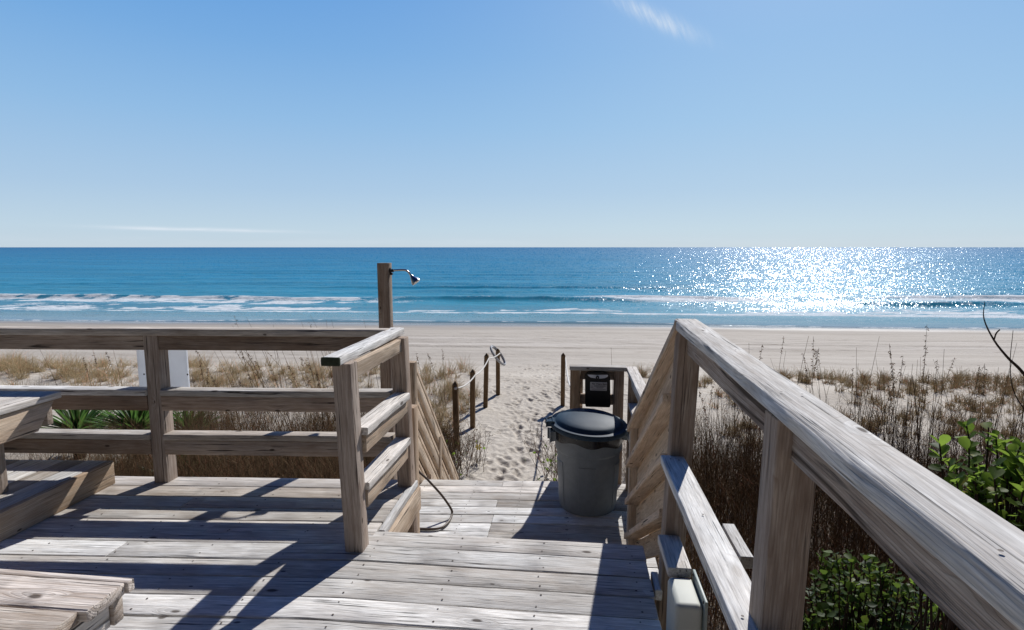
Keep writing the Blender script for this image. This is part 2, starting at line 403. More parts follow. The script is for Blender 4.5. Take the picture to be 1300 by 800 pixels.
# ------------------------------------------------------------------ ocean
SEA = -4.15
def sea_z(X, Y):
    s = Y-.047*X; fade = np.clip((s-41)/14, 0, 1); calm = np.clip((900-s)/500, 0, 1)
    z = np.zeros_like(X)
    w1 = fbm(X*.018+5, s*.03, 2)*9
    z += .10*np.sin(s*.40+w1)*fade*calm + .06*np.sin(s*.95+w1*2.3+X*.03)*fade*calm + .16*np.sin(s*.085+w1*.5)*np.clip((s-80)/60, 0, 1)*calm
    z += (fbm(X*.35, s*.8, 4)-.5)*.22*fade*calm
    foam = np.zeros_like(X)
    n = fbm(X*.12+70, s*.3, 4); nn = fbm(X*.7, s*1.3+9, 4); nl = vnoise(X*.022+33, X*0+.5)
    def ridge(s0, A, xa, xb, soft=6., wf=.7, wbk=2.6):
        c = s0+(fbm(X*.05+s0, X*0+.3, 3)-.5)*3.2; m = 1/(1+np.exp(-(X-xa)/soft))/(1+np.exp((X-xb)/soft)); d = s-c
        return A*m*np.where(d < 0, np.exp(-(d/wf)**2), np.exp(-(d/wbk)**2)), m, d
    r, m, d = ridge(58, .50, -16, 6, 4); z += r                                  # dark wave face in the middle
    foam = np.maximum(foam, .45*m*((d > -.3) & (d < .5))*(nn > .5))
    r, m, d = ridge(60, .42, 2, 20, 3); z += r                                   # broken wave right of the rail
    foam = np.maximum(foam, m*np.clip(1.6-np.abs(d+.6)/2.6, 0, 1)*np.clip(nn*2.8-.1, 0, 1.2))
    r, m, d = ridge(56, .34, 24, 44, 3); z += r                                  # green standing face
    foam = np.maximum(foam, .5*m*((d > -.8) & (d < .2))*(nn > .52))
    r, m, d = ridge(64.5, .4, 36, 150, 4); z += r
    foam = np.maximum(foam, m*np.clip(1.6-np.abs(d+1)/3.2, 0, 1)*np.clip(nn*2.8-.2, 0, 1.2))
    r, m, d = ridge(57.5, .40, -200, -19, 5); z += r                             # long white line on the left
    foam = np.maximum(foam, m*np.clip(1.4-np.abs(d+1.2)/2.8, 0, 1)*np.clip(nn*2.6-.5, 0, 1.2))
    r, m, d = ridge(76, .42, -30, 16, 8); z += r
    foam = np.maximum(foam, .35*m*((np.abs(d) < .5))*(nn > .56))
    # scattered backwash foam and the swash line
    foam = np.maximum(foam, np.clip((n-.47)*5, 0, .8)*np.clip(1-np.abs(s-50.5)/5.5, 0, 1)*np.clip(nn*2.2-.35, 0, 1))
    c = 47.2+(fbm(X*.06+11, X*0+.7, 3)-.5)*3; d = s-c
    z += .07*np.exp(-(d/.5)**2)
    foam = np.maximum(foam, np.clip(1.25-np.abs(d-.35)/(1.0+.5*np.clip(X/20, 0, 1)), 0, 1)*np.clip(nn*2.6-.3+.5*np.clip(X/15, 0, 1), 0, 1))
    foam = np.maximum(foam, np.clip(1.25-np.abs(d-2.6)/1.2, 0, 1)*np.clip(nn*2.6-.55, 0, 1)*(n > .42))
    edge = 40.9+(fbm(X*.05+81, X*0+.2, 3)-.5)*3.4+(X < -25)*0
    foam = np.maximum(foam, .8*np.exp(-((s-edge)/.13)**2)*(nn > .4))
    # thin sheet of water: sinks under the sand beyond the swash edge
    z = z+SEA+np.where(s < edge+.8, .02-.22*np.clip((edge-s), 0, 2), .02)+np.clip((47-s)/5, 0, 1)*.03
    return z, {'foam': np.clip(foam, 0, 1), 'sd': s}
t = NT('ocean_water')
geo = t.n('ShaderNodeNewGeometry'); co = geo.outputs['Position']
foam = t.n('ShaderNodeAttribute', attribute_name='foam').outputs['Fac']; sd = t.n('ShaderNodeAttribute', attribute_name='sd').outputs['Fac']
def wn(sx, sy, d=3, ds=0.): return t.noise(t.vmath('MULTIPLY', co, (sx, sy, .2)), 1., d, .6, ds)
w1 = wn(.9, 2.6, 4); w2 = wn(.22, .8, 3); w3 = wn(.03, .16, 4); w4 = wn(5, 11, 2)
deep = t.ramp(t.math('DIVIDE', t.math('LOGARITHM', t.math('MAXIMUM', t.math('SUBTRACT', sd, 39), 1.), 10.), 3.3),
              [(0, (.22, .27, .30)), (.22, (.13, .31, .36)), (.36, (.045, .295, .43)), (.55, (.015, .24, .43)), (.8, (.005, .18, .385)), (1, (.003, .14, .34))])
deep = t.mix(t.mrange(w3, .38, .62, 0, .55), deep, t.mix(.5, deep, (.004, .05, .11)))
deep = t.mix(t.mrange(w2, .5, .72, 0, .5), deep, (.05, .21, .26))
def ncol(vec, scale, d=2):
    return t.n('ShaderNodeTexNoise', ins={'Vector': vec, 'Scale': scale, 'Detail': d, 'Roughness': .6}).outputs['Color']
px_ = t.n('ShaderNodeSeparateXYZ', ins={0: co})
fx = t.math('MULTIPLY', t.math('DIVIDE', px_.outputs[0], sd), 520.); fy = t.math('DIVIDE', 5600., sd)
far_v = t.n('ShaderNodeCombineXYZ', ins={0: fx, 1: fy, 2: 0.}).outputs[0]
na = ncol(far_v, 1., 2); nb = ncol(t.vmath('MULTIPLY', co, (1.6, 3.6, .5)), 1., 3); nc = ncol(t.vmath('MULTIPLY', co, (.35, 1.1, .2)), 1., 2)
def cen(c, k):
    return t.vmath('MULTIPLY', t.vmath('SUBTRACT', c, (.5, .5, .5)), k)
calmf = t.mrange(sd, 42, 54, .10, 1.)
pert = t.vmath('ADD', t.vmath('MULTIPLY', t.vmath('SUBTRACT', na, (.575, .5, .5)), (1.35, 1.6, 0)), t.vmath('ADD', cen(nb, (.5, .9, 0)), cen(nc, (.2, .5, 0))))
pert = t.n('ShaderNodeVectorMath', operation='SCALE', ins={0: pert, 'Scale': calmf}).outputs[0]
nrm = t.vmath('NORMALIZE', t.vmath('ADD', geo.outputs['Normal'], pert))
dif = t.n('ShaderNodeBsdfDiffuse', ins={0: deep, 1: 0.})
gl = t.n('ShaderNodeBsdfGlossy', ins={0: (.72, .76, .80, 1), 1: t.mrange(sd, 42, 60, .12, .20), 'Normal': nrm})
fr = t.n('ShaderNodeFresnel', ins={'IOR': 1.33, 'Normal': nrm})
gl2 = t.n('ShaderNodeBsdfGlossy', ins={0: (.72, .76, .80, 1), 1: .42, 'Normal': t.vmath('NORMALIZE', t.vmath('ADD', geo.outputs['Normal'], t.n('ShaderNodeVectorMath', operation='SCALE', ins={0: pert, 'Scale': .5}).outputs[0]))})
glm = t.n('ShaderNodeMixShader', ins={0: t.mrange(sd, 44, 55, 0., .10), 1: gl.outputs[0], 2: gl2.outputs[0]})
fac = t.math('MINIMUM', fr.outputs[0], t.mrange(sd, 44, 60, .62, .21))
wsh = t.n('ShaderNodeMixShader', ins={0: fac, 1: dif.outputs[0], 2: glm.outputs[0]})
fn = t.noise(t.vmath('MULTIPLY', co, (2.2, 8., 2)), 1., 6, .75)
fm = t.mrange(t.math('ADD', foam, t.math('MULTIPLY', t.math('SUBTRACT', fn, .5), 1.7)), .40, .66)
fm = t.math('MULTIPLY', fm, t.mrange(foam, .02, .12))
fsh = t.n('ShaderNodeBsdfDiffuse', ins={0: t.mix(t.mrange(t.noise(t.vmath('MULTIPLY', co, (1.1, 3., 1)), 1., 5, .7), .35, .62), (.50, .58, .64), (.86, .89, .92)), 'Normal': t.bump(fn, .6, .12)})
M['ocean'] = t.out(t.n('ShaderNodeMixShader', ins={0: t.math('MULTIPLY', fm, .93), 1: wsh.outputs[0], 2: fsh.outputs[0]}))
xs = np.concatenate([-np.geomspace(90, 60000, 26)[::-1], np.arange(-88, 110, .55), np.geomspace(111, 60000, 26)])
ys = np.concatenate([np.arange(36, 76, .22), 76+np.cumsum(np.geomspace(.26, 9, 170)), np.geomspace(640, 60000, 40)])
ys = np.unique(ys); o = grid_obj('ocean_water', xs, ys, sea_z, M['ocean']); tag(o, kind='structure')

# ------------------------------------------------------------------ upper deck
UP = Vector((0, 0, 1))
deck = thing('upper_deck', 'grey weathered plank deck in the foreground with long shadows across it', 'deck', (-1.2, 2.6, -.1))
def Pm(par, build, *a, **k):
    """build an object in world coordinates under a moved empty"""
    o = build(*a, **k); return o
def keep(parent):
    for c in parent.children:
        c.matrix_parent_inverse = Matrix.Translation(-parent.location)
wb = WB(hinge); y = 3.302; i = 0
while y > -3.6:
    w = .134+random.uniform(-.002, .002); yc = y-w/2
    x1 = -.988 if yc > 2.6 else (.375+random.uniform(-.006, .006))
    x0 = -6.2; z = -.019+random.uniform(-.0015, .0015)
    cuts = [x0]
    if i % 3 == 1: cuts.append(-3.6)
    if i % 4 == 2: cuts.append(-2.2)
    cuts.append(x1)
    for a, b in zip(cuts[:-1], cuts[1:]):
        mid = [a+(b-a)*q for q in (0, 1)]
        if a < -1.05 < b:      # follow the bend of the frame at the wing
            wb.board((mid[0], yc, z), (mid[1]-.003, yc, z), w, .038, (0, 1, 0), r=.004, wob=.0014, seg=40)
        else: wb.board((mid[0], yc, z), (mid[1]-.003, yc, z), w, .038, (0, 1, 0), r=.004, wob=.0014)
    for jx in (-3.4, -2.99, -2.58, -2.17, -1.76, -1.35, -.94, -.53, -.12, .30):
        if jx > x1-.03: continue
        for q in (-.036, .036):
            wb.nail((jx+random.uniform(-.012, .012), yc+q+random.uniform(-.006, .006), z+.0212), random.uniform(.0032, .005))
    y -= w+random.uniform(.004, .0085); i += 1
    if 2.60 < y < 2.72: y = 2.652
wb.build('decking', M['deck'], deck, [M['nail']])
wb = WB(); wb.board((-.966, 2.655, -.017), (-.966, 3.29, -.017), .036, .04, (1, 0, 0), tn=.7); wb.build('edge_trim', M['deck'], deck)
wb = WB(); wb.board((-.948, 2.62, -.112), (-.948, 3.29, -.112), .036, .145, (1, 0, 0), tn=.9)
wb.build('fascia', M['newpost'], deck)
B('fascia', M['rail'], deck, (-.92, 2.60, -.14), (.37, 2.60, -.14), .036, .18, (0, 1, 0))
B('fascia', M['rail'], deck, (.35, -1.2, -.14), (.35, 2.58, -.14), .036, .18, (1, 0, 0))
B('fascia', M['rail'], deck, (-6.2, 3.26, -.14), (-1.0, 3.26, -.14), .036, .18, (0, 1, 0), hinge)
B('fascia', M['deck'], deck, (.398, 2.30, -.03), (.398, 2.44, -.03), .03, .05, (1, 0, 0), tn=.9)
for yy in (.2, 1.3, 2.3): B('joist', M['rail'], deck, (-6, yy, -.14), (.32, yy, -.14), .038, .18, (0, 1, 0), hinge)
for xx in (-5, -3, -1.1, .28):
    for yy in (.1, 2.35): box_post(deck, xx, yy, -2.2, -.23, M['rail'], .14, name='support_post')
keep(deck)

# ---- stairs from the deck to the landing
LZ = -.70
st = thing('deck_stairs', 'short flight of wooden steps between the upper deck and the lower landing', 'stairs', (-.3, 3.1, LZ))
for k in range(3):
    for q in (0, 1):
        yc = 2.73+.28*k+.14*q; B('tread', M['deck'], st, (-.9, yc, -.175*(k+1)-.019), (.37, yc, -.175*(k+1)-.019), .133, .038, (0, 1, 0))
sl = .70/1.12
for xx in (-.905, .36): B('stringer', M['rail'], st, (xx, 2.66, -.20), (xx, 3.62, -.20-.96*sl), .038, .20, (1, 0, 0), sh0=sl, sh1=sl)
keep(st)

# ---- landing
ld = thing('lower_landing', 'lower plank landing that carries the trash can, half in shadow', 'landing', (-.4, 4.2, LZ))
wb = WB(skew); y = 4.99
while y > 3.45:
    w = .128+random.uniform(-.002, .002); yc = y-w/2; z = LZ-.019+random.uniform(-.0025, .0025)
    if random.random() < .4: cu = [-1.52, random.choice([-.6, -.2]), .62]
    else: cu = [-1.52, .62]
    for a, b in zip(cu[:-1], cu[1:]): wb.board((a, yc, z), (b-.003, yc, z), w, .038, (0, 1, 0), wob=.002, bow=.003, seg=16)
    for jx in (-1.3, -.85, -.42, 0, .45):
        for q in (-.035, .035): wb.nail((jx+random.uniform(-.01, .01), yc+q, z+.022), .0045)
    y -= w+random.uniform(.005, .01)
wb.build('decking', M['deck'], ld, [M['nail']])
B('fascia', M['rail'], ld, (-1.5, 4.94, LZ-.14), (.6, 4.94, LZ-.14), .036, .18, (0, 1, 0), skew)
B('fascia', M['rail'], ld, (.60, 3.5, LZ-.14), (.60, 4.9, LZ-.14), .036, .18, (1, 0, 0))
for xx in (-1.4, .5):
    for yy in (3.6, 4.8): box_post(ld, xx, yy, -2.3, LZ-.05, M['rail'], name='support_post')
keep(ld)

# ---- steep stairs from the landing down to the sand
bs = thing('beach_stairs', 'wooden stairs running from the landing down to the sand', 'stairs', (-.7, 5.6, -1.85))
for k in range(5):
    z = LZ-.19*(k+1)-.02; yc = 5.10+.20*k
    B('tread', M['deck'], bs, (-1.30, yc-.02, z), (.06, yc-.02, z), .19, .038, (0, 1, 0))
for xx in (-1.33, .09): B('stringer', M['rail'], bs, (xx, 5.0, LZ-.16), (xx, 6.05, LZ-.16-.95*1.05), .038, .24, (1, 0, 0), sh0=.95, sh1=.95)
keep(bs)

# ------------------------------------------------------------------ railings
def rail_run(th, x0, y0, x1, y1, ztop, capm='cap', bm_='rail', cw=.089, ct=.038, bh=.089, inner=None, warp=None, sh=(0, 0), tn=None, side=1, bt=.038, wob=.0015):
    """cap lying flat plus the board on edge under it; side=+1 puts the board under the right edge seen from p0"""
    d = Vector((x1-x0, y1-y0, 0)).normalized(); nrm = Vector((d.y, -d.x, 0))*side
    z0, z1 = (ztop if isinstance(ztop, tuple) else (ztop, ztop))
    s = -(z1-z0)/math.hypot(x1-x0, y1-y0)
    lat = (d.y, -d.x, 0)
    cz = ct/2*math.sqrt(1+s*s)
    B('cap', M[capm], th, (x0, y0, z0-cz), (x1, y1, z1-cz), cw, ct, lat, warp, r=.006, wob=wob, tn=tn)
    off = nrm*(cw/2-bt/2-.004); bz = 2*cz+bh/2*math.sqrt(1+s*s)+.002
    B('rail_board', M[bm_], th, (x0+off.x, y0+off.y, z0-bz), (x1+off.x, y1+off.y, z1-bz), bt, bh, lat, warp, r=.004)

# back railing of the left wing (built in the hinged frame)
br = thing('back_railing', 'long three-bar wooden railing across the back of the left deck', 'railing', (-2.5, 3.1, 0))
FY = 3.205
for px in (-2.545,): box_post(br, px, FY+.0445, -.12, .935, warp=hinge, tn=.55)
for px in (-4.3, -6.0): box_post(br, px, FY+.0445, -.12, .935, warp=hinge)
B('cap', M['cap'], br, (-6.1, FY+.035, .957), (-1.10, FY+.035, .957), .095, .042, (0, 1, 0), hinge, r=.006, tn=.4, seg=40)
for a, b in ((-5.96, -4.345), (-4.255, -2.59), (-2.50, -1.078)):
    B('rail_board', M['rail'], br, (a, FY+.03, .889), (b, FY+.03, .889), .038, .089, (0, 1, 0), hinge)
    for zt in (.60, .318):
        B('cap', M['cap'], br, (a, FY+.03, zt-.019), (b, FY+.03, zt-.019), .089, .038, (0, 1, 0), hinge, r=.005)
        B('rail_board', M['rail'], br, (a, FY+.012, zt-.086), (b, FY+.012, zt-.086), .038, .092, (0, 1, 0), hinge)
keep(br)

# short railing between the left wing and the steps
sr = thing('stair_side_railing', 'short railing beside the steps with a mossy cap end', 'railing', (-1.03, 2.8, 0))
box_post(sr, -1.058, 2.48, -.002, .930, M['post'], tn=.7, lean=(.031, 0))
box_post(sr, -1.030, 3.235, LZ, .928, M['post'], tn=.5, lean=(.045, 0))
B('cap', M['cap'], sr, (-1.090, 2.405, .949), (-1.070, 3.33, .955), .089, .04, (1, 0, 0), None, r=.006, tn=.9)
B('cap_end', M['algae'], sr, (-1.1345, 2.3995, .949), (-1.0455, 2.3995, .949), .012, .041, (0, 1, 0), None, r=.003)
rail_x = -1.005
B('rail_board', M['newpost'], sr, (-1.035, 2.53, .885), (-1.02, 3.19, .885), .038, .078, (1, 0, 0), tn=.9)
for zt in (.598, .318):
    B('cap', M['cap'], sr, (-1.022, 2.527, zt-.019), (-1.005, 3.19, zt-.019), .098, .038, (1, 0, 0), tn=.95)
    B('rail_board', M['newpost'], sr, (-1.0, 2.527, zt-.083), (-.99, 3.19, zt-.083), .034, .088, (1, 0, 0), tn=.9)
keep(sr)
sp = thing('stub_post', 'short square post standing between the side railing and the landing post', 'post', (-1.03, 3.47, LZ))
box_post(sp, -1.048, 3.47, LZ, .43, M['newpost'], tn=.8); keep(sp)

# long right railing of the deck
rr = thing('right_railing', 'thick cracked handrail with bars running past the camera on the right', 'railing', (.49, 1.2, 0))
box_post(rr, .492, 1.252, -.25, 1.100, M['post'], tn=.35, lean=(-.03, 0))
box_post(rr, .490, 2.345, LZ-.3, 1.128, M['post'], tn=.2, lean=(-.075, 0))
box_post(rr, .492, -.2, -.25, 1.085, M['post'])
wb = WB(); wb.board((.4875, -.6, 1.098), (.4855, 2.385, 1.150), .101, .041, (1, 0, 0), r=.009, wob=.0032, tn=.62, bow=.003, seg=90)
for nx, ny in ((.465, 1.25), (.503, 1.235), (.470, 2.33), (.505, 2.345), (.468, .62), (.466, .22), (.500, 1.72)):
    wb.nail((nx, ny, 1.098+(ny+.6)*.0174+.0242), .003)
wb.build('cap', M['cap'], rr, [M['nail']])
for a, b in ((-.55, -.245), (-.155, 1.207), (1.297, 2.30)):
    za = 1.098+(a+.6)*.0174; zb = 1.098+(b+.6)*.0174
    wb = WB(); wb.board((.495, a, za-.068), (.495, b, zb-.068), .04, .090, (1, 0, 0), r=.006, wob=.0030, tn=.5, seg=40); wb.build('rail_board', M['old'], rr)
wb = WB(); wb.board((.435, -.6, .581), (.435, 2.31, .581), .094, .038, (1, 0, 0), tn=.9, wob=.0018)
for nx, ny in ((.42, 2.26), (.452, 2.25), (.415, 1.27), (.45, 1.24), (.44, 1.78)): wb.nail((nx, ny, .6032), .004)
wb.build('cap', M['cap'], rr, [M['nail']])
B('rail_board', M['cap'], rr, (.442, -.6, .515), (.442, 2.30, .515), .036, .088, (1, 0, 0), tn=.7)
for a, b in ((-.6, 1.45), (2.05, 2.30)):
    B('cap', M['cap'], rr, (.430, a, .231), (.430, b, .231), .089, .038, (1, 0, 0), tn=.8)
    B('rail_board', M['rail'], rr, (.436, a, .165), (.436, b, .165), .036, .088, (1, 0, 0), tn=.7)
keep(rr)

# sloping railing on the right of the steps
s2 = thing('sloping_stair_railing', 'steep railing of four slanting boards dropping to the landing behind the can', 'railing', (.45, 3.0, LZ))
ya, yb = 2.42, 3.72; slope = .624
def zat(z0, yy): return z0-slope*(yy-2.33)
box_post(s2, .468, 3.80, LZ, zat(1.17, 3.80)-.005, M['stair'], tn=.85)
tr_ = math.sqrt(1+slope*slope)
B('cap', M['stair'], s2, (.475, 2.335, 1.148), (.452, 3.845, zat(1.148, 3.845)), .089, .036, (1, 0, 0), tn=.8, sh0=slope, sh1=slope)
for z0 in (1.17, .885, .615, .36):
    if z0 < 1.1:
        B('cap', M['stair'], s2, (.455, 2.395, zat(z0-.02, 2.395)), (.447, 3.755, zat(z0-.02, 3.755)), .105, .036, (1, 0, 0), tn=.95, sh0=slope, sh1=slope)
    B('rail_board', M['stair'], s2, (.490, ya, zat(z0-.128, ya)), (.490, 3.755, zat(z0-.128, 3.755)), .034, .120, (1, 0, 0), tn=.55+.4*random.random(), sh0=slope, sh1=slope)
keep(s2)

# landing rails
lr = thing('landing_side_railing', 'low railing along the right edge of the lower landing', 'railing', (.56, 4.4, LZ))
box_post(lr, .565, 4.87, LZ-.3, .355, M['rail'], tn=.3)
B('cap', M['cap'], lr, (.56, 3.86, .374), (.56, 5.05, .374), .092, .038, (1, 0, 0), tn=.8)
B('rail_board', M['cap'], lr, (.555, 3.86, .31), (.555, 4.82, .31), .038, .089, (1, 0, 0), tn=.5)
for zt in (.115, -.17):
    B('cap', M['cap'], lr, (.56, 3.86, zt-.019), (.56, 4.82, zt-.019), .089, .038, (1, 0, 0), tn=.8)
    B('rail_board', M['rail'], lr, (.555, 3.86, zt-.083), (.555, 4.82, zt-.083), .038, .089, (1, 0, 0))
B('rail_board', M['rail'], lr, (.555, 3.86, -.50), (.555, 4.82, -.50), .038, .089, (1, 0, 0))
keep(lr)
er = thing('landing_end_railing', 'short railing behind the trash can that the black bag holder hangs from', 'railing', (.25, 5.0, LZ))
box_post(er, .052, 5.02, LZ-.3, .360, M['newpost'], tn=.4)
box_post(er, .445, 5.02, LZ-.3, .360, M['rail'], tn=.15)
B('cap', M['cap'], er, (.0, 5.015, .380), (.512, 5.015, .380), .10, .038, (0, 1, 0), tn=.3)
B('rail_board', M['rail'], er, (.099, 5.03, .315), (.40, 5.03, .315), .038, .089, (0, 1, 0), tn=.2)
B('rail_board', M['rail'], er, (.099, 5.03, .085), (.40, 5.03, .085), .038, .095, (0, 1, 0), tn=.2)
B('rail_board', M['rail'], er, (.099, 5.03, -.25), (.40, 5.03, -.25), .038, .095, (0, 1, 0), tn=.2)
keep(er)

# beach stair rails
def beach_rail(nm, x, label, first):
    o = thing(nm, label, 'railing', (x, 5.4, LZ)); s = 1.06
    if first: box_post(o, x, 4.66, LZ, .475, M['newpost'], tn=.6)
    ys0 = 4.705 if first else 5.07; zt = .44 if first else .30
    for k, dz in enumerate((0, .30, .58, .86)):
        z0 = zt-dz
        B('cap', M['stair'], o, (x-.01, ys0, z0-.02), (x+.02, 6.35, z0-.02-s*(6.35-ys0)), .089, .036, (1, 0, 0), tn=.8, sh0=s, sh1=s)
        B('rail_board', M['stair'], o, (x+.016, ys0, z0-.12), (x+.046, 6.3, z0-.12-s*(6.3-ys0)), .034, .088, (1, 0, 0), tn=.7, sh0=s, sh1=s)
    box_post(o, x+.01, 5.5, -2.1, zt-.08-s*(5.5-ys0), M['newpost'], tn=.7)
    box_post(o, x+.02, 6.3, -2.1, zt-.08-s*(6.3-ys0), M['newpost'], tn=.5)
    keep(o); return o
beach_rail('beach_stair_railing', -1.385, 'pale railing of slanting boards left of the sand path', True)
beach_rail('beach_stair_railing', .09, 'slanting stair railing hidden mostly behind the grey trash can', False)

# ------------------------------------------------------------------ shower post
sh = thing('outdoor_shower', 'tall square post with a chrome shower head rising above the railing', 'shower', (-1.40, 4.16, LZ))
box_post(sh, -1.428, 4.165, -2.2, 1.350, M['post'], tn=.15)
pts = spline([(-1.382, 4.16, 1.292), (-1.32, 4.16, 1.296), (-1.268, 4.16, 1.297), (-1.240, 4.16, 1.284), (-1.214, 4.16, 1.248)], 6)
tube('shower_arm', pts, .0085, M['chrome'], sh, 10)
fl = lathe('flange', [(0, 0), (.022, 0), (.022, .006), (.012, .012), (.012, .03), (0, .03)], M['disp'], sh, (-1.383, 4.16, 1.292), 20, tilt=(0, R(90), 0))
hd = lathe('shower_head', [(0, .0), (.012, 0), (.014, .012), (.02, .022), (.034, .05), (.037, .062), (.034, .068), (.0, .066)], M['chrome'], sh, (-1.218, 4.16, 1.254), 24, tilt=(0, R(142), 0))
rbox('valve', (-1.3830, 4.150, 1.258), (-1.362, 4.172, 1.276), M['disp'], sh, .003)
keep(sh)
# hose
hp = spline([(-1.33, 4.30, -.10), (-1.224, 4.2, -.293), (-1.129, 4.2, -.395), (-1.02, 4.2, -.516), (-.944, 4.2, -.626), (-.929, 4.18, -.668), (-.935, 4.08, -.683), (-.972, 3.99, -.686), (-1.057, 3.96, -.686), (-1.2, 3.96, -.686), (-1.4, 3.99, -.686)], 7)
V, F = tube_geo(hp, .0095, 8)
tag(mesh_obj('hose', V, F, M['hose'], None, tn=[.5]*len(V)), 'brown rubber hose curving down onto the lower landing', 'hose')

# ------------------------------------------------------------------ white sign board behind back railing
wbd = thing('sign_board', 'white board fixed behind the middle post of the back railing', 'board', (-2.53, 3.2, .5))
bm = bmesh.new(); bmesh.ops.create_cube(bm, size=1)
for v in bm.verts: v.co = Vector(hinge((-2.565+v.co.x*.32, 3.325+v.co.y*.018, .72+v.co.z*.42)))
bmesh.ops.bevel(bm, geom=bm.edges[:], offset=.003, segments=2, affect='EDGES'); bm_obj('panel', bm, M['whiteboard'], wbd)
for (dx, dz) in ((-.14, .15), (.14, .15), (-.14, -.05), (.14, -.05)):
    p = hinge((-2.545+dx, 3.3155, .72+dz)); lathe('screw', [(0, .002), (.005, .0015), (.006, 0)], M['nail'], wbd, p, 10, tilt=(R(90), 0, 0))
keep(wbd)

# ------------------------------------------------------------------ platform and benches on the left
pl = thing('step_platform', 'low plank platform one step above the left deck', 'platform', (-3.5, 2.4, 0))
wb = WB(hinge); x = -2.86
while x > -6.1:
    wb.board((x-.067, 1.3, .131), (x-.067, 3.185, .131), .134, .036, (1, 0, 0)); x -= .139
wb.build('decking', M['deck'], pl)
B('side_board', M['newpost'], pl, (-2.842, 1.3, .074), (-2.842, 3.19, .074), .036, .148, (1, 0, 0), hinge, tn=.6)
B('side_board', M['newpost'], pl, (-2.9, 3.19, .06), (-6, 3.19, .06), .03, .12, (0, 1, 0), hinge)
keep(pl)
bn = thing('high_bench', 'pale bench with a slanting apron raised on the left platform', 'bench', (-3.2, 2.5, .15))
wb = WB(hinge)
for k in range(5): wb.board((-2.965-.139*k, 1.5, .632), (-2.965-.139*k, 2.965, .632), .134, .036, (1, 0, 0), tn=.8)
wb.build('seat', M['cap'], bn)
B('apron', M['stair'], bn, (-2.925, 1.6, .535), (-2.925, 2.87, .535), .036, .145, (1, 0, 0), hinge, sh1=-.75, tn=.9)
B('apron', M['rail'], bn, (-2.947, 2.93, .535), (-3.6, 2.93, .535), .036, .145, (0, 1, 0), hinge)
box_post(bn, -3.08, 2.70, .15, .60, M['rail'], warp=hinge, name='leg')
box_post(bn, -3.5, 2.70, .15, .60, M['rail'], warp=hinge, name='leg')
box_post(bn, -3.08, 1.7, .15, .60, M['rail'], warp=hinge, name='leg')
keep(bn)
fb = thing('low_bench', 'weathered bench end with split end grain in the lower left corner', 'bench', (-1.9, 1.3, 0))
zt = .45
for (y0, w_, xe, tn_) in ((1.390, .134, -1.348, .95), (1.252, .134, -1.372, .35), (1.113, .134, -1.36, .6)):
    B('seat_board', M['bench'], fb, (-3.0, y0, zt-.019), (xe, y0, zt-.019), w_, .038, (0, 1, 0), r=.005, wob=.0025, tn=tn_, seg=40)
B('seat_board', M['bench'], fb, (-3.0, 1.473, zt-.020), (-1.340, 1.473, zt-.020), .026, .037, (0, 1, 0), tn=.95)
B('rail', M['bench'], fb, (-3.0, 1.452, zt-.085), (-1.372, 1.452, zt-.085), .038, .089, (0, 1, 0), tn=.5)
B('cleat', M['cap'], fb, (-1.40, 1.05, zt-.085), (-1.40, 1.43, zt-.085), .038, .089, (1, 0, 0), tn=.95)
for yy in (1.39, 1.1): box_post(fb, -1.52, yy, -.001, .41, M['bench'], name='leg')
for yy in (1.39, 1.1): box_post(fb, -2.8, yy, -.001, .41, M['bench'], name='leg')
keep(fb)

# wooden block outside the right rail
bk = thing('timber_stub', 'square timber with pale end grain beyond the right railing', 'timber', (1.26, 4.0, -.7))
B('beam', M['deck'], bk, (1.265, 3.84, -.745), (1.265, 4.32, -.745), .09, .089, (1, 0, 0), tn=.6)
box_post(bk, 1.265, 4.1, -2.2, -.79, M['rail'], name='leg'); keep(bk)

# ------------------------------------------------------------------ trash can
cx, cy = .165, 4.535
tc = thing('trash_can', 'round grey plastic trash can with a dark domed lid on the landing', 'trash can', (cx, cy, LZ))
def body_fn(r, z, a, i): return r, z
prof = [(0, .012), (.20, .012), (.215, 0), (.232, .006), (.236, .03), (.243, .15), (.250, .28), (.257, .40), (.262, .47), (.264, .478), (.272, .484), (.276, .49), (.279, .56), (.283, .62), (.289, .63), (.289, .66), (.281, .665), (.276, .64), (.262, .5), (.2, .45), (0, .45)]
lathe('body', prof, M['can'], tc, (cx, cy, LZ), 72)
# raised vertical panels moulded on the wall
def wall_patch(a0, a1, z0, z1, off, nm='moulded_panel'):
    V = []; F = []; na, nz = 14, 10
    def rad(z): return np.interp(z, [.03, .15, .28, .40, .47], [.236, .243, .250, .257, .262])
    for j in range(nz+1):
        for k in range(na+1):
            ee = min(j, nz-j, k, na-k); o_ = -.002 if ee == 0 else (off if ee >= 1 else 0)
            fz = {0: 0, 1: .012, nz-1: .988, nz: 1}.get(j, j/nz); fa = {0: 0, 1: .03, na-1: .97, na: 1}.get(k, k/na)
            z = z0+(z1-z0)*fz; a = a0+(a1-a0)*fa; r = rad(z)+o_
            V.append((r*math.cos(a), r*math.sin(a), z))
    for j in range(nz):
        for k in range(na): i0 = j*(na+1)+k; F.append((i0, i0+1, i0+na+2, i0+na+1))
    o = mesh_obj(nm, V, F, M['can'], tc, ang=25); o.location = (cx, cy, LZ); return o
for ac in (-93, -20, -160, 55, 125): wall_patch(R(ac-16), R(ac+16), .045, .405, .0045)
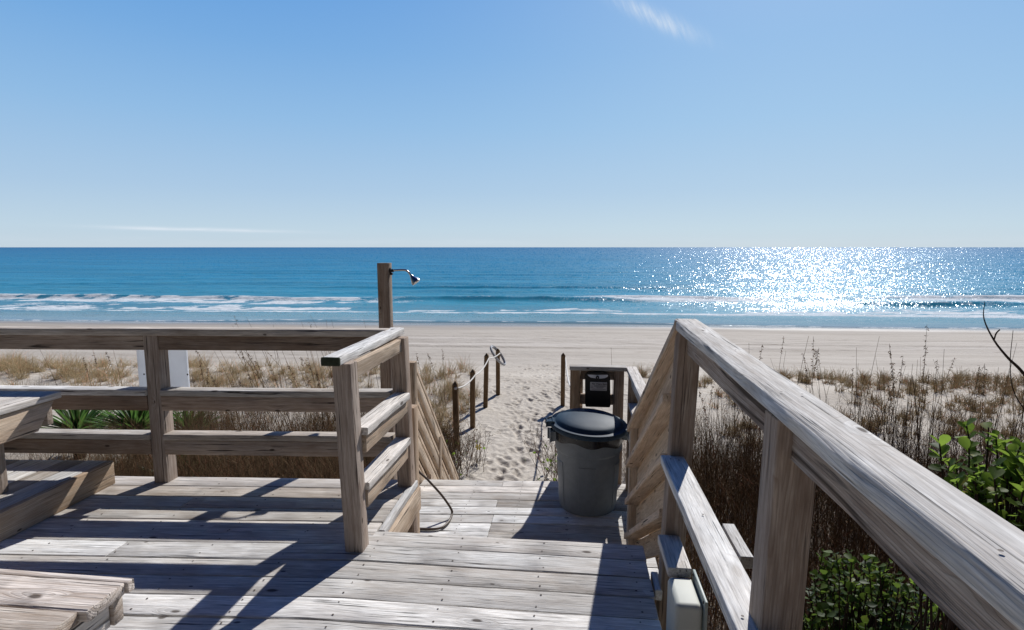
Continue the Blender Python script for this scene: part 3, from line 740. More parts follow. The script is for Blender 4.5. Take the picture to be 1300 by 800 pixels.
for sgn in (-1, 1):
    a = R(180+12) if sgn < 0 else R(-5)
    dx, dy = math.cos(a), math.sin(a)
    bm = bmesh.new(); bmesh.ops.create_cube(bm, size=1)
    for v in bm.verts:
        q = v.co; rr_ = .300+q.x*.055; tt_ = q.y*(.13 if q.x < 0 else .10); zz = .605+q.z*.045-(.015 if q.x > 0 and q.z < 0 else 0)
        v.co = Vector((cx+dx*rr_-dy*tt_, cy+dy*rr_+dx*tt_, LZ+zz))
    bmesh.ops.bevel(bm, geom=bm.edges[:], offset=.012, segments=3, affect='EDGES'); bm_obj('handle', bm, M['can'], tc)
# black liner bag folded over the rim
def bag_fn(r, z, a, i):
    dr = .006*math.sin(9*a+1)+.004*math.sin(17*a)
    if i == 0: return r+dr*.4, z-.035-.028*math.sin(a*1-1.0)**2-.012*math.sin(7*a)
    return r+dr*.3, z
lathe('liner_bag', [(.290, .62), (.2955, .635), (.297, .66), (.290, .672), (.27, .672)], M['bag'], tc, (cx, cy, LZ), 90, fn=bag_fn)
# lid with two snap tabs
lp = [(.303, -.016), (.318, -.018), (.324, -.010), (.324, .012), (.318, .020), (.302, .021), (.284, .022), (.276, .028), (.268, .042), (.252, .052), (.21, .062), (.15, .070), (.09, .074), (.04, .076), (0, .0762)]
lid = lathe('lid', lp, M['lid'], tc, (cx, cy-.005, LZ+.672), 80, tilt=(R(2.5), R(3.0), 0))
for sgn, a in ((-1, R(186)), (1, R(-2))):
    dx, dy = math.cos(a), math.sin(a); bm = bmesh.new(); bmesh.ops.create_cube(bm, size=1)
    for v in bm.verts:
        q = v.co; rr_ = .325+q.x*.055; tt_ = q.y*(.15 if q.x < 0 else .09); zz = .676+q.z*.026-q.x*.01-(.018*sgn)
        v.co = Vector((cx+dx*rr_-dy*tt_, cy+dy*rr_+dx*tt_, LZ+zz))
    bmesh.ops.bevel(bm, geom=bm.edges[:], offset=.009, segments=3, affect='EDGES'); bm_obj('lid_tab', bm, M['lid'], tc)
keep(tc)

tc.scale = (1, 1, 1.045)

# ------------------------------------------------------------------ pet waste bag holder
dp = thing('bag_dispenser', 'black pet waste bag holder with a pale label on the railing behind the can', 'dispenser', (.24, 4.95, .2))
x0, x1, z0, z1 = .139, .372, .035, .352
bm = bmesh.new()
prf = [(x0+.012, z0), (x1-.006, z0), (x1, z0+.02), (x1-.008, z1-.05), (x1-.02, z1-.012), (x1-.045, z1), (x0+.035, z1), (x0+.012, z1-.012), (x0+.002, z1-.05), (x0+.006, z0+.02)]
vs = [bm.verts.new((a, 4.935, b)) for a, b in prf]; f = bm.faces.new(vs)
ex = bmesh.ops.extrude_face_region(bm, geom=[f]); 
for e in ex['geom']:
    if isinstance(e, bmesh.types.BMVert): e.co.y += .065
bmesh.ops.bevel(bm, geom=bm.edges[:], offset=.004, segments=2, affect='EDGES'); bm_obj('body', bm, M['disp'], dp)
zc = z1-.018; V = [(.162, 4.9335, zc), (.168, 4.9335, zc-.012), (.19, 4.9335, zc-.026), (.235, 4.9335, zc-.033), (.28, 4.9335, zc-.034), (.318, 4.9335, zc-.028), (.340, 4.9335, zc-.016), (.345, 4.9335, zc-.002), (.338, 4.9335, zc+.002), (.25, 4.9335, zc-.001), (.2, 4.9335, zc)]
mesh_obj('bag_slot', V, [tuple(range(len(V)))], M['paper'], dp, sm=False)
tube('hook', spline([(.243, 4.928, zc-.042), (.241, 4.924, zc-.022), (.248, 4.922, zc-.010), (.258, 4.923, zc-.016), (.259, 4.926, zc-.034)], 5), .006, M['disp'], dp, 8)
lz0, lz1, lx0, lx1 = .190, .268, .186, .336
rbox('label', (lx0, 4.930, lz0), (lx1, 4.9345, lz1), M['label'], dp, .0015, 1)
cu = bpy.data.curves.new('label_text', 'FONT'); cu.body = 'Pet Waste Bags'; cu.size = .0205; cu.align_x = 'CENTER'; cu.extrude = .0003; cu.offset = .0004
to = bpy.data.objects.new('lettering', cu); tmp = link(to); bpy.context.view_layer.update()
me = bpy.data.meshes.new_from_object(to.evaluated_get(bpy.context.evaluated_depsgraph_get())); bpy.data.objects.remove(to)
me.materials.clear(); me.materials.append(M['ink'])
lt = bpy.data.objects.new('lettering', me); link(lt, dp); lt.rotation_euler = (R(90), 0, 0); lt.location = (.268, 4.9292, lz1-.023)
V = []; F = []
for (a, b, z) in ((.222, .322, .236), (.222, .325, .2285), (.236, .312, .221), (.245, .300, .213), (.192, .210, .229), (.192, .214, .217), (.20, .325, .2015)):
    i = len(V); V += [(a, 4.9292, z), (b, 4.9292, z), (b, 4.9292, z+.0028), (a, 4.9292, z+.0028)]; F.append((i, i+1, i+2, i+3))
mesh_obj('small_print', V, F, M['ink'], dp, sm=False)
keep(dp)

# ------------------------------------------------------------------ utility box on the right rail
ub = thing('utility_box', 'beige plastic outlet cover with rounded corners on the inside of the right railing', 'box', (.42, 1.95, .1))
rbox('cover', (.382, 1.865, -.16), (.478, 2.045, .222), M['box'], ub, .020, 5)
rbox('back_plate', (.4785, 1.855, -.18), (.490, 2.06, .245), M['boxback'], ub, .004, 2)
for zz, yy in ((.245, 1.875), (.245, 2.04)):
    lathe('screw', [(0, .003), (.005, .002), (.006, 0)], M['nail'], ub, (.4785, yy, zz-.013), 10, tilt=(0, R(-90), 0))
keep(ub)

# ------------------------------------------------------------------ rope fence along the path
def rope_post(loc, ztop, label, w=.088, lean=(0, 0), dark=.4):
    x, y = loc; zb = float(gz(x, y))-.35
    th = thing('rope_post', label, 'post', (x, y, zb+.35), 'pointed posts carrying the path rope')
    wb = WB(); wb.board((x-lean[0], y-lean[1], zb), (x, y, ztop-.06), w, w, (1, 0, 0), r=.006, tn=dark, bow=.004)
    wb.build('shaft', M['dark'], th)
    bm = bmesh.new(); h = w/2; vs = [bm.verts.new((x+a*h, y+b*h, ztop-.0605)) for a, b in ((-1, -1), (1, -1), (1, 1), (-1, 1))]
    ap = bm.verts.new((x, y, ztop)); bm.faces.new(vs)
    for k in range(4): bm.faces.new((vs[k], vs[(k+1) % 4], ap))
    me_o = bm_obj('pointed_top', bm, M['dark'], th)
    keep(th); return Vector((x, y, ztop-.11))
rp = [rope_post((-1.86, 8.75), -.70, 'nearest dark rope post, rising out of the shrub by the stairs', lean=(-.01, 0)),
      rope_post((-1.76, 9.83), -.735, 'second dark pointed rope post from the stairs', lean=(.01, 0)),
      rope_post((-1.72, 11.25), -.71, 'third rope post, dark and leaning slightly right', lean=(.04, 0)),
      rope_post((-1.62, 12.3), -.80, 'farthest rope post with a white rope coil hung on it')]
rq = rope_post((-.135, 11.5), -.72, 'lone rope post right of the path beside the landing railing', w=.09)
def sag(a, b, s, n=14): return [a.lerp(b, k/n)+Vector((0, 0, -s*4*(k/n)*(1-k/n))) for k in range(n+1)]
ro = thing('path_rope', 'white rope strung between the dark posts left of the sand path', 'rope', tuple(rp[0]))
off = Vector((.05, -.03, 0)); o2 = [p+off for p in rp]
for a, b, s_ in ((0, 1, .05), (1, 2, .06), (2, 3, .03)): tube('rope_length', sag(o2[a], o2[b], s_), .013, M['rope'], ro, 8)
tube('knot', [o2[0]+Vector((-.02, -.02, .012)), o2[0]+Vector((-.03, -.035, -.008)), o2[0]+Vector((-.05, -.03, .0))], .02, M['rope'], ro)
keep(ro)
V, F = tube_geo(sag(rq+Vector((.05, 0, 0)), Vector((.10, 5.12, .30)), .35, 20), .013, 8)
tag(mesh_obj('path_rope', V, F, M['rope'], None, tn=[.5]*len(V)), 'white rope running from the right post up to the landing railing', 'rope')
# coil of old rope
V = []; F = []
c0 = Vector((-1.61, 12.22, -.955)); e1 = Vector((.74, -.1, -.90)).normalized()*.25; e2 = Vector((.06, 1., .10)).normalized()*.20
for k in range(7):
    pts = []
    for j in range(41):
        a = 2*math.pi*j/40; jit = .012*math.sin(3*a+k*2)
        pts.append(c0+e1*(1+jit+.03*math.sin(k*2.1))*math.cos(a)+e2*(1+.05*math.sin(k*1.7))*math.sin(a)+Vector((.016*math.cos(k*1.3), 0, .018*math.sin(k*1.9))))
    v, f_ = tube_geo(pts, .013, 6, False); F += [tuple(i+len(V) for i in q) for q in f_]; V += v
tag(mesh_obj('rope_coil', V, F, M['coil'], None, tn=[.5]*len(V)), 'bleached white rope coil hanging on the farthest post', 'rope coil')
for k in range(3):
    pass

# ------------------------------------------------------------------ plants
class Fol:
    def __init__(s): s.V = []; s.F = []; s.T = []; s.n = 0
    def stems(s, P0, dirs, L, rad, bend, nseg=4, tn=None, taper=.85):
        """P0 (n,3), dirs (n,3) unit, L (n), rad (n), bend (n,3): thin 3-sided tapered stems"""
        n = len(P0); P0 = np.asarray(P0); d = np.asarray(dirs); d = d/np.linalg.norm(d, axis=1)[:, None]
        a = np.cross(d, np.array([.3, .9, .2])); a /= np.linalg.norm(a, axis=1)[:, None]; b = np.cross(d, a)
        k = nseg+1; t_ = np.linspace(0, 1, k)
        C = P0[:, None, :]+d[:, None, :]*(L[:, None]*t_[None, :])[..., None]+np.asarray(bend)[:, None, :]*(t_**2)[None, :, None]
        rr_ = rad[:, None]*(1-taper*t_)[None, :]
        ang = np.array([0, 2.094, 4.189]); rings = a[:, None, None, :]*np.cos(ang)[None, None, :, None]+b[:, None, None, :]*np.sin(ang)[None, None, :, None]
        V = C[:, :, None, :]+rings*rr_[:, :, None, None]
        V = V.reshape(-1, 3)
        base = s.n+(np.arange(n)*k*3)[:, None, None]+(np.arange(nseg)*3)[None, :, None]+np.arange(3)[None, None, :]
        nx = s.n+(np.arange(n)*k*3)[:, None, None]+(np.arange(nseg)*3)[None, :, None]+np.array([1, 2, 0])[None, None, :]
        F = np.stack([base, nx, nx+3, base+3], -1).reshape(-1, 4)
        tn = rng.random(n) if tn is None else tn
        s.V.append(V); s.F.append(F); s.T.append(np.repeat(tn, k*3)); s.n += len(V); return C
    def quads(s, Q, tn):
        """Q (n,4,3)"""
        n = len(Q); s.V.append(Q.reshape(-1, 3)); s.F.append((s.n+np.arange(n*4)).reshape(-1, 4)); s.T.append(np.repeat(tn, 4)); s.n += n*4
    def obj(s, name, mat, parent=None):
        return mesh_obj(name, np.concatenate(s.V), np.concatenate(s.F), mat, parent, np.concatenate(s.T), sm=True, ang=180)
def rdir(n, spread=.3, up=1.):
    a = rng.random(n)*6.283; r = np.abs(rng.normal(0, spread, n)); return np.stack([np.cos(a)*r, np.sin(a)*r, np.full(n, up)], 1)
def leaflets(fol, P, size, n, tn=None, droop=0.):
    d = rng.normal(0, 1, (n, 3)); d /= np.linalg.norm(d, axis=1)[:, None]; e = np.cross(d, rng.normal(0, 1, (n, 3))); e /= np.linalg.norm(e, axis=1)[:, None]
    s_ = (size*rng.uniform(.5, 1.3, n))[:, None]; d = d*s_; e = e*s_*.35
    Q = np.stack([P, P+d*.5+e, P+d, P+d*.5-e], 1); fol.quads(Q, rng.random(n) if tn is None else tn)

def brush(name, label, n, pos, hmin, hmax, leaf=3, rad=.0035):
    f = Fol(); P = pos(n); P[:, 2] = gz(P[:, 0], P[:, 1])-.03
    H = rng.uniform(hmin, hmax, n)*(.6+.7*fbm(P[:, 0]*.9+5, P[:, 1]*.9, 2))
    d = rdir(n, .20); C = f.stems(P, d, H, np.full(n, rad)*rng.uniform(.7, 1.5, n), rng.normal(0, .12, (n, 3))*H[:, None]*[1, 1, .2], 4)
    # side branches
    for rep in range(3):
        m = rng.random(n) < .75; idx = np.where(m)[0]; k = rng.integers(1, 4, len(idx)); P1 = C[idx, k]
        L2 = H[idx]*rng.uniform(.15, .45, len(idx)); C2 = f.stems(P1, rdir(len(idx), .75), L2, np.full(len(idx), rad*.55), rng.normal(0, .05, (len(idx), 3)), 2)
        C3 = f.stems(C2[:, 1], rdir(len(idx), .9), L2*.6, np.full(len(idx), rad*.4), rng.normal(0, .03, (len(idx), 3)), 2)
    for rep in range(leaf):
        k = rng.integers(1, 5, n); leaflets(f, C[np.arange(n), k]+rng.normal(0, .02, (n, 3)), .018, n)
    o = f.obj(name, M['brush']); return tag(o, label, 'brush', kind='stuff')
def area(x0, x1, y0, y1, dens=None):
    def fn(n):
        out = np.zeros((0, 3))
        while len(out) < n:
            P = np.stack([rng.uniform(x0, x1, n*2), rng.uniform(y0, y1, n*2), np.zeros(n*2)], 1)
            if dens is not None: P = P[rng.random(len(P)) < dens(P[:, 0], P[:, 1])]
            out = np.concatenate([out, P])
        return out[:n]
    return fn
brush('dry_brush', 'dense dry brown brush right of the railing', 7500, area(.85, 7.5, 2.2, 9.2, lambda x, y: np.clip((9.2-np.clip(x-2.2,0,9)*.42-y)/1.4, .02, 1)*np.clip((fbm(x*1.3,y*1.3,2)-.25)*4+np.clip((7-y)*.8,0,1), .1, 1)*np.clip(1.25-(x-3)/7, .1, 1)), .6, 1.3, leaf=1)
brush('dry_brush', 'sparse twiggy brush thinning out over the white sand', 900, area(1.5, 13, 6.6, 11.0, lambda x, y: np.clip((fbm(x*.7, y*.7, 2)-.35)*4, 0, 1)), .35, .9, leaf=0, rad=.0035)
brush('dry_brush', 'dark tangled brush behind the left deck railing', 5600, area(-6.0, -1.95, 4.8, 8.0, lambda x, y: np.clip((x+6.3)/1.3, .02, 1)), .85, 1.35, leaf=1)
brush('dry_brush', 'straw coloured low scrub around the yucca plants', 900, area(-12, -5.5, 6.5, 11, lambda x, y: np.clip((fbm(x*.6, y*.6, 2)-.3)*3, 0, 1)), .25, .7, leaf=0, rad=.003)
# golden blades woven through the brown stems
def blades(label, n, pos, hmin, hmax, rad=.0022):
    f = Fol(); P = pos(n); P[:, 2] = gz(P[:, 0], P[:, 1])-.02; H = rng.uniform(hmin, hmax, n); d = rdir(n, .35)
    dd = d.copy(); dd[:, 2] = -.8; f.stems(P, d, H, np.full(n, rad)*rng.uniform(.7, 1.5, n), dd*H[:, None]*rng.uniform(.2, .7, (n, 1)), 5)
    return tag(f.obj('dry_grass', M['golden']), label, 'grass', kind='stuff')
blades('golden dry grass blades woven through the brush on the right', 7500, area(.8, 6.5, 2.2, 8.8), .5, 1.25)
blades('thin golden grass blades in the dark brush behind the left railing', 2000, area(-6.2, -1.95, 4.8, 7.6), .5, 1.1)

def tufts(name, label, centres, bl, r=.0016, mat='straw', nb=46, spread=.5):
    f = Fol()
    for (x, y, s_) in centres:
        n = int(nb*s_); z = float(gz(x, y)); P = np.stack([x+rng.normal(0, .07*s_, n), y+rng.normal(0, .07*s_, n), np.full(n, z-.02)], 1)
        d = rdir(n, spread); L = rng.uniform(.4, 1.1, n)*bl*s_
        dd = d.copy(); dd[:, 2] = -.5; f.stems(P, d, L, np.full(n, r)*rng.uniform(.7, 1.6, n), dd*L[:, None]*.45, 3)
    return tag(f.obj(name, M[mat]), label, 'grass', kind='stuff')
cs = []
for _ in range(470):
    x = random.uniform(-20, -2.6); y = random.gauss(13.3, 1.1)+.0*x
    if x > -6 and random.random() < .35: continue
    cs.append((x, y, random.uniform(.5, 1.25)))
for _ in range(40): cs.append((random.uniform(-3.0, -2.1), random.gauss(11.0, 1.6), random.uniform(.4, 1.)))
tufts('dune_grass', 'pale straw dune grass along the left edge of the beach', cs, .55, .0035)
cs = []
for _ in range(1150):
    x = random.uniform(1.6, 22); y = random.choice([random.gauss(15.0, .5), random.gauss(14.4, .5), random.gauss(12.8, .7), random.gauss(11.2, .8), random.gauss(10.2, .8)])
    if float(vnoise(np.array(x*.75), np.array(y*1.3))) < .36: continue
    cs.append((x, y, random.uniform(.4, 1.1)))
tufts('dune_grass', 'olive straw grass patches on the sand at the right', cs, .46, .0045, nb=46)
cs = [(random.uniform(-6.8, -2.), random.uniform(8, 11.6), random.uniform(.4, .9)) for _ in range(90)]
tufts('dune_grass', 'thin grass between the brush and the open sand on the left', cs, .5, .003, nb=26)

# individual sea oat stalks
def stalk(x, y, h, lean, head, group, label, r=.0062):
    z = float(gz(x, y)); f = Fol(); P = np.array([[x, y, z-.05]]); d = np.array([[lean[0], lean[1], 1.]])
    C = f.stems(P, d, np.array([h]), np.array([r]), np.array([[lean[0]*h*.5, lean[1]*h*.5, -.02*h]]), 7, taper=.7)
    if head:
        n = 26; k = rng.uniform(.80, 1., n); P2 = P+d/np.linalg.norm(d)*h*k[:, None]+np.array([[lean[0]*h*.5, lean[1]*h*.5, -.02*h]])*(k**2)[:, None]
        dd = rng.normal(0, 1, (n, 3)); dd[:, 2] -= .6; dd /= np.linalg.norm(dd, axis=1)[:, None]; e = np.cross(dd, rng.normal(0, 1, (n, 3)))
        e /= np.linalg.norm(e, axis=1)[:, None]; Q = np.stack([P2, P2+dd*.02+e*.006, P2+dd*.042, P2+dd*.02-e*.006], 1); f.quads(Q, rng.random(n))
    n = 4; k = rng.uniform(.05, .4, n); P3 = P+d*h*k[:, None]; f.stems(P3, rdir(n, .5), rng.uniform(.15, .4, n), np.full(n, .003), rng.normal(0, .08, (n, 3)), 3)
    o = f.obj('sea_oat_stalk', M['brush']); return tag(o, label, 'grass stalk', group)
G1, L1 = 'tall stalks behind the left railing', 'thin dry stalk rising from the dune behind the left railing'
for _ in range(64):
    x = random.uniform(-6.6, -2.5) if random.random() < .75 else random.uniform(-11, -6); y = random.uniform(8., 11.8)
    stalk(x, y, random.uniform(.9, 1.6), (random.gauss(-.16, .12), random.gauss(0, .08)), random.random() < .5, G1, L1)
for _ in range(24):
    x = random.uniform(-4.6, -2.9); y = random.uniform(7.6, 8.6); stalk(x, y, random.uniform(1.95, 2.45), (random.gauss(-.2, .09), 0), random.random() < .4, G1, L1)
G2, L2 = 'tall stalks behind the right railing', 'thin upright dry stalk standing over the brush right of the handrail'
for _ in range(90):
    x = random.uniform(1.9, 9.); y = random.uniform(7., 10.8); stalk(x, y, random.uniform(1.0, 1.75), (random.gauss(.0, .08), random.gauss(0, .06)), random.random() < .35, G2, L2)
for _ in range(46):
    x = random.uniform(1.9, 8.4); y = random.uniform(6.6, 8.2); stalk(x, y, random.uniform(1.75, 2.4), (random.gauss(0, .05), 0), random.random() < .3, G2, L2)
stalk(.72, 8.6, 1.85, (-.03, 0), False, None, 'single thin stalk seen over the landing railing left of the sloping rail')
stalk(-2.5, 9.2, 1.3, (-.12, 0), False, None, 'bent stalk next to the first rope post')

# twiggy shrubs at the foot of the stairs
def shrub(name, label, x, y, n, h, spread, green=0, flower=None):
    th = thing(name, label, 'shrub', (x, y, float(gz(x, y))))
    f = Fol(); P = np.stack([x+rng.normal(0, spread*.35, n), y+rng.normal(0, spread*.35, n), np.full(n, float(gz(x, y))-.03)], 1)
    H = rng.uniform(.5, 1., n)*h; d = rdir(n, .42); C = f.stems(P, d, H, np.full(n, .005), rng.normal(0, .08, (n, 3)), 5)
    for rep in range(5):
        k = rng.integers(1, 5, n); C2 = f.stems(C[np.arange(n), k], rdir(n, .8), H*rng.uniform(.15, .4, n), np.full(n, .0028), rng.normal(0, .05, (n, 3)), 3)
        leaflets(f, C2[:, -1], .02, n); f.stems(C2[:, 1], rdir(n, .9), H*.15, np.full(n, .0022), rng.normal(0, .03, (n, 3)), 2)
    f.obj('stems', M['brush'], th)
    if green:
        f = Fol(); k = rng.integers(1, 4, green); idx = rng.integers(0, n, green); leaflets(f, C[idx, k]+rng.normal(0, .05, (green, 3)), .07, green); f.obj('leaves', M['leaf'], th)
    if flower:
        V = []; F = []
        for q in range(6):
            a = q*1.05; i = len(V); c_ = Vector(flower)
            V += [tuple(c_), tuple(c_+Vector((math.cos(a-.35)*.035, -.01, math.sin(a-.35)*.035))), tuple(c_+Vector((math.cos(a)*.055, -.015, math.sin(a)*.055))), tuple(c_+Vector((math.cos(a+.35)*.035, -.01, math.sin(a+.35)*.035)))]
            F.append((i, i+1, i+2, i+3))
        mesh_obj('flower', V, F, M['flower'], th, sm=False)
    keep(th); return th
shrub('twiggy_shrub', 'brown twiggy shrub with one yellow flower left of the path', -1.95, 7.95, 300, .78, .75, 50, (-1.28, 7.55, -1.36))
shrub('twiggy_shrub', 'thin upright twigs beside the left side of the trash can', -.16, 7.6, 34, 1.05, .38, 40)

# yuccas
def yucca(x, y, s_, n, label):
    th = thing('yucca_plant', label, 'yucca', (x, y, float(gz(x, y)))); z = float(gz(x, y))
    V = []; F = []; T = []
    for k in range(n):
        el = math.asin(random.uniform(.12, 1.)); az = random.uniform(0, 6.283); L = random.uniform(.42, .60)*s_; w_ = random.uniform(.017, .024)*s_
        d = Vector((math.cos(az)*math.cos(el), math.sin(az)*math.cos(el), math.sin(el))); sd_ = d.cross(Vector((0, 0, 1))).normalized(); nn_ = sd_.cross(d)
        c_ = Vector((x, y, z+.32*s_)); tnv = random.random(); i = len(V)
        for (u, ww_) in ((.04, .6), (.25, 1.), (.55, .95), (.82, .5)):
            p = c_+d*L*u+Vector((0, 0, -.07*u*u*L))
            V += [tuple(p-sd_*w_*ww_+nn_*w_*.4), tuple(p), tuple(p+sd_*w_*ww_+nn_*w_*.4)]; T += [tnv]*3
        V.append(tuple(c_+d*L+Vector((0, 0, -.07*L)))); T.append(tnv)
        for q in range(3): j = i+3*q; F += [(j, j+1, j+4, j+3), (j+1, j+2, j+5, j+4)]
        j = i+9; F += [(j, j+1, i+12), (j+1, j+2, i+12)]
    mesh_obj('blades', V, F, M['yucca'], th, T, ang=180)
    lathe('trunk', [(.07*s_, -.1), (.06*s_, .2), (.045*s_, .34*s_), (0, .36*s_)], M['twig'], th, (x, y, z), 12)
    keep(th)
yucca(-7.70, 7.7, 1.3, 150, 'leftmost spiky green yucca behind the back railing')
yucca(-6.72, 7.75, 1.35, 170, 'middle spiky green yucca partly behind the railing post')
yucca(-6.05, 8.0, 1.1, 120, 'rightmost yucca, half hidden behind the railing post')
yucca(-4.9, 6.3, 1.0, 120, 'low dark yucca seen under the bottom rail near the platform')

# leafy green bush with waxy obovate leaves
def obleaf(V, F, T, p, d, up, L, tnv):
    d = d.normalized(); sdv = d.cross(up).normalized(); nn_ = sdv.cross(d); i = len(V)
    prof = ((0, .05), (.18, .16), (.42, .33), (.68, .42), (.88, .32), (1., .08)); curl = random.uniform(-.12, .2)
    for (u, w_) in prof:
        c_ = p+d*L*u+nn_*(curl*L*u*u)
        V += [tuple(c_-sdv*w_*L+nn_*w_*L*.28), tuple(c_), tuple(c_+sdv*w_*L+nn_*w_*L*.28)]; T += [tnv]*3
    for q in range(5): j = i+3*q; F += [(j, j+1, j+4, j+3), (j+1, j+2, j+5, j+4)]
def leafy(name, label, base, crown, rad, nb, L, per=7):
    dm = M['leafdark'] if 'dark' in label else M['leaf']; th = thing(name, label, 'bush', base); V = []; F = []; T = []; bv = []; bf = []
    b0 = Vector(base)
    for k in range(nb):
        a = random.uniform(0, 6.28); q = Vector((random.gauss(0, 1), random.gauss(0, 1), random.gauss(0, 1))).normalized()*random.uniform(.35, 1.)
        tip = Vector(crown)+Vector((q.x*rad[0], q.y*rad[1], q.z*rad[2]))
        mid = b0.lerp(tip, .55)+Vector((random.gauss(0, .08), random.gauss(0, .08), 0))
        v, f_ = tube_geo(spline([b0+Vector((random.gauss(0, .12), random.gauss(0, .12), -.05)), mid, tip], 5), [.011-.0008*j for j in range(11)], 5)
        bf += [tuple(i+len(bv) for i in r_) for r_ in f_]; bv += v
        ax = (tip-mid).normalized()
        for w_ in range(per):
            an = w_*2.4+k; el = random.uniform(.1, 1.0); o1 = ax.orthogonal().normalized(); o2_ = ax.cross(o1)
            d = (o1*math.cos(an)+o2_*math.sin(an))*math.cos(el)+ax*math.sin(el)
            obleaf(V, F, T, tip-ax*.012*w_, d, ax+Vector((random.gauss(0, .2), random.gauss(0, .2), 0)), L*random.uniform(.4, 1.15), random.random()**1.3)
    mesh_obj('leaves', V, F, dm, th, T, ang=180); mesh_obj('branches', bv, bf, M['twig'], th, [.5]*len(bv)); keep(th)
leafy('green_bush', 'bright waxy green bush beyond the handrail at the right edge', (1.85, 2.2, -1.8), (1.74, 2.15, .56), (.42, .34, .28), 210, .050)
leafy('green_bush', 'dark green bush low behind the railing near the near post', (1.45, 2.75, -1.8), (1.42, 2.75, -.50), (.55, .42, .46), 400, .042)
leafy('green_bush', 'small bright leaves low at the right, below the waxy bush', (2.1, 3.3, -1.8), (2.0, 3.2, -.62), (.5, .4, .35), 70, .05)

# bare dark branch at the right edge
bb = thing('bare_branch', 'bare dark forked branch reaching up at the right edge', 'branch', (2.2, 2.6, -1.8))
tube('stem', spline([(1.95, 2.0, -1.75), (1.85, 1.95, -.6), (1.72, 1.9, .5), (1.56, 1.9, .92), (1.444, 1.9, 1.068), (1.393, 1.9, 1.118), (1.345, 1.9, 1.176), (1.309, 1.9, 1.244), (1.306, 1.9, 1.299)], 4), [.0085-.00024*j for j in range(33)], M['twig'], bb, 6)
tube('twig', spline([(1.62, 1.9, .76), (1.50, 1.9, .90), (1.423, 1.9, 1.003), (1.40, 1.9, 1.10), (1.405, 1.91, 1.207)], 5), [.0026-.00009*j for j in range(21)], M['twig'], bb, 5)
tube('twig', spline([(1.345, 1.9, 1.176), (1.335, 1.88, 1.20), (1.330, 1.86, 1.215)], 4), .0022, M['twig'], bb, 5)
keep(bb)

# ------------------------------------------------------------------ world, sun, camera
w = bpy.data.worlds.new('World'); sc.world = w; w.use_nodes = True; nt = w.node_tree; nt.nodes.clear()
def wnode(typ, **kw):
    nd = nt.nodes.new(typ); ins = kw.pop('ins', {})
    for k, v in kw.items(): setattr(nd, k, v)
    for k, v in ins.items():
        if isinstance(v, bpy.types.NodeSocket): nt.links.new(v, nd.inputs[k])
        else: nd.inputs[k].default_value = v
    return nd
sky = wnode('ShaderNodeTexSky', sky_type='NISHITA', sun_disc=False, sun_elevation=R(SUN_EL), sun_rotation=R(SUN_AZ), altitude=0, air_density=1.0, dust_density=.6, ozone_density=2.5)
hsv = wnode('ShaderNodeHueSaturation', ins={'Saturation': 1.0, 'Value': .6, 'Color': sky.outputs[0]})
tc_ = wnode('ShaderNodeTexCoord'); dirv = tc_.outputs['Generated']
def wm(op, a, b=0., c=0., clamp=False): return wnode('ShaderNodeMath', operation=op, use_clamp=clamp, ins={0: a, 1: b, 2: c}).outputs[0]
def gauss(v, c, s_): q = wm('DIVIDE', wm('SUBTRACT', v, c), s_); return wm('POWER', 2.71828, wm('MULTIPLY', wm('MULTIPLY', q, q), -1.))
sep = wnode('ShaderNodeSeparateXYZ', ins={0: dirv})
azn = wm('ARCTAN2', sep.outputs[0], sep.outputs[1]); eln = wm('ARCSINE', sep.outputs[2])
cvec = wnode('ShaderNodeCombineXYZ', ins={0: azn, 1: eln, 2: 0.}).outputs[0]
def wnoise(scale, sx, sy, det=5):
    v = wnode('ShaderNodeVectorMath', operation='MULTIPLY', ins={0: cvec, 1: (sx, sy, 1)}).outputs[0]
    return wnode('ShaderNodeTexNoise', ins={'Vector': v, 'Scale': scale, 'Detail': det, 'Roughness': .6}).outputs[0]
nz1 = wnoise(6, 1, 14); nz2 = .5
m1 = wm('MULTIPLY', gauss(azn, R(-35), R(6)), gauss(wm('ADD', eln, wm('MULTIPLY', azn, .012)), R(1.15), R(.15)))
m1 = wm('MULTIPLY', m1, wm('MULTIPLY', wm('SUBTRACT', nz1, .32, clamp=True), 3.))
m3 = wm('MULTIPLY', gauss(eln, R(.5), R(.35)), wm('MULTIPLY', wm('SUBTRACT', wnoise(5, 1, 9), .42, clamp=True), 2.4))
# diagonal wisp high in the sky: line in (az, el)
A0, E0 = R(7.8), R(20.6)
along = wm('ADD', wm('MULTIPLY', wm('SUBTRACT', azn, A0), .91), wm('MULTIPLY', wm('SUBTRACT', eln, E0), -.42))
acr = wm('ADD', wm('MULTIPLY', wm('SUBTRACT', azn, A0), .42), wm('MULTIPLY', wm('SUBTRACT', eln, E0), .91))
m2 = wm('MULTIPLY', gauss(along, 0., R(3.8)), gauss(acr, 0., R(.62))); v2 = wnode('ShaderNodeCombineXYZ', ins={0: wm('MULTIPLY', wm('ADD', along, wm('MULTIPLY', acr, 1.2)), 60.), 1: wm('MULTIPLY', acr, 22.), 2: 0.}).outputs[0]
nz2 = wnode('ShaderNodeTexNoise', ins={'Vector': v2, 'Scale': 1., 'Detail': 6, 'Roughness': .68}).outputs[0]
m2 = wm('MULTIPLY', m2, wm('MULTIPLY', wm('SUBTRACT', nz2, .30, clamp=True), 3.4))
mm = wm('ADD', wm('MULTIPLY', m1, 1.5), wm('ADD', wm('MULTIPLY', m2, .62), wm('MULTIPLY', m3, .3)), clamp=True)
def wramp(fac, stops):
    r = wnode('ShaderNodeValToRGB', ins={0: fac}); cr = r.color_ramp
    while len(cr.elements) < len(stops): cr.elements.new(.5)
    for e, (p, c) in zip(cr.elements, stops): e.position = p; e.color = (*c, 1)
    return r.outputs[0]
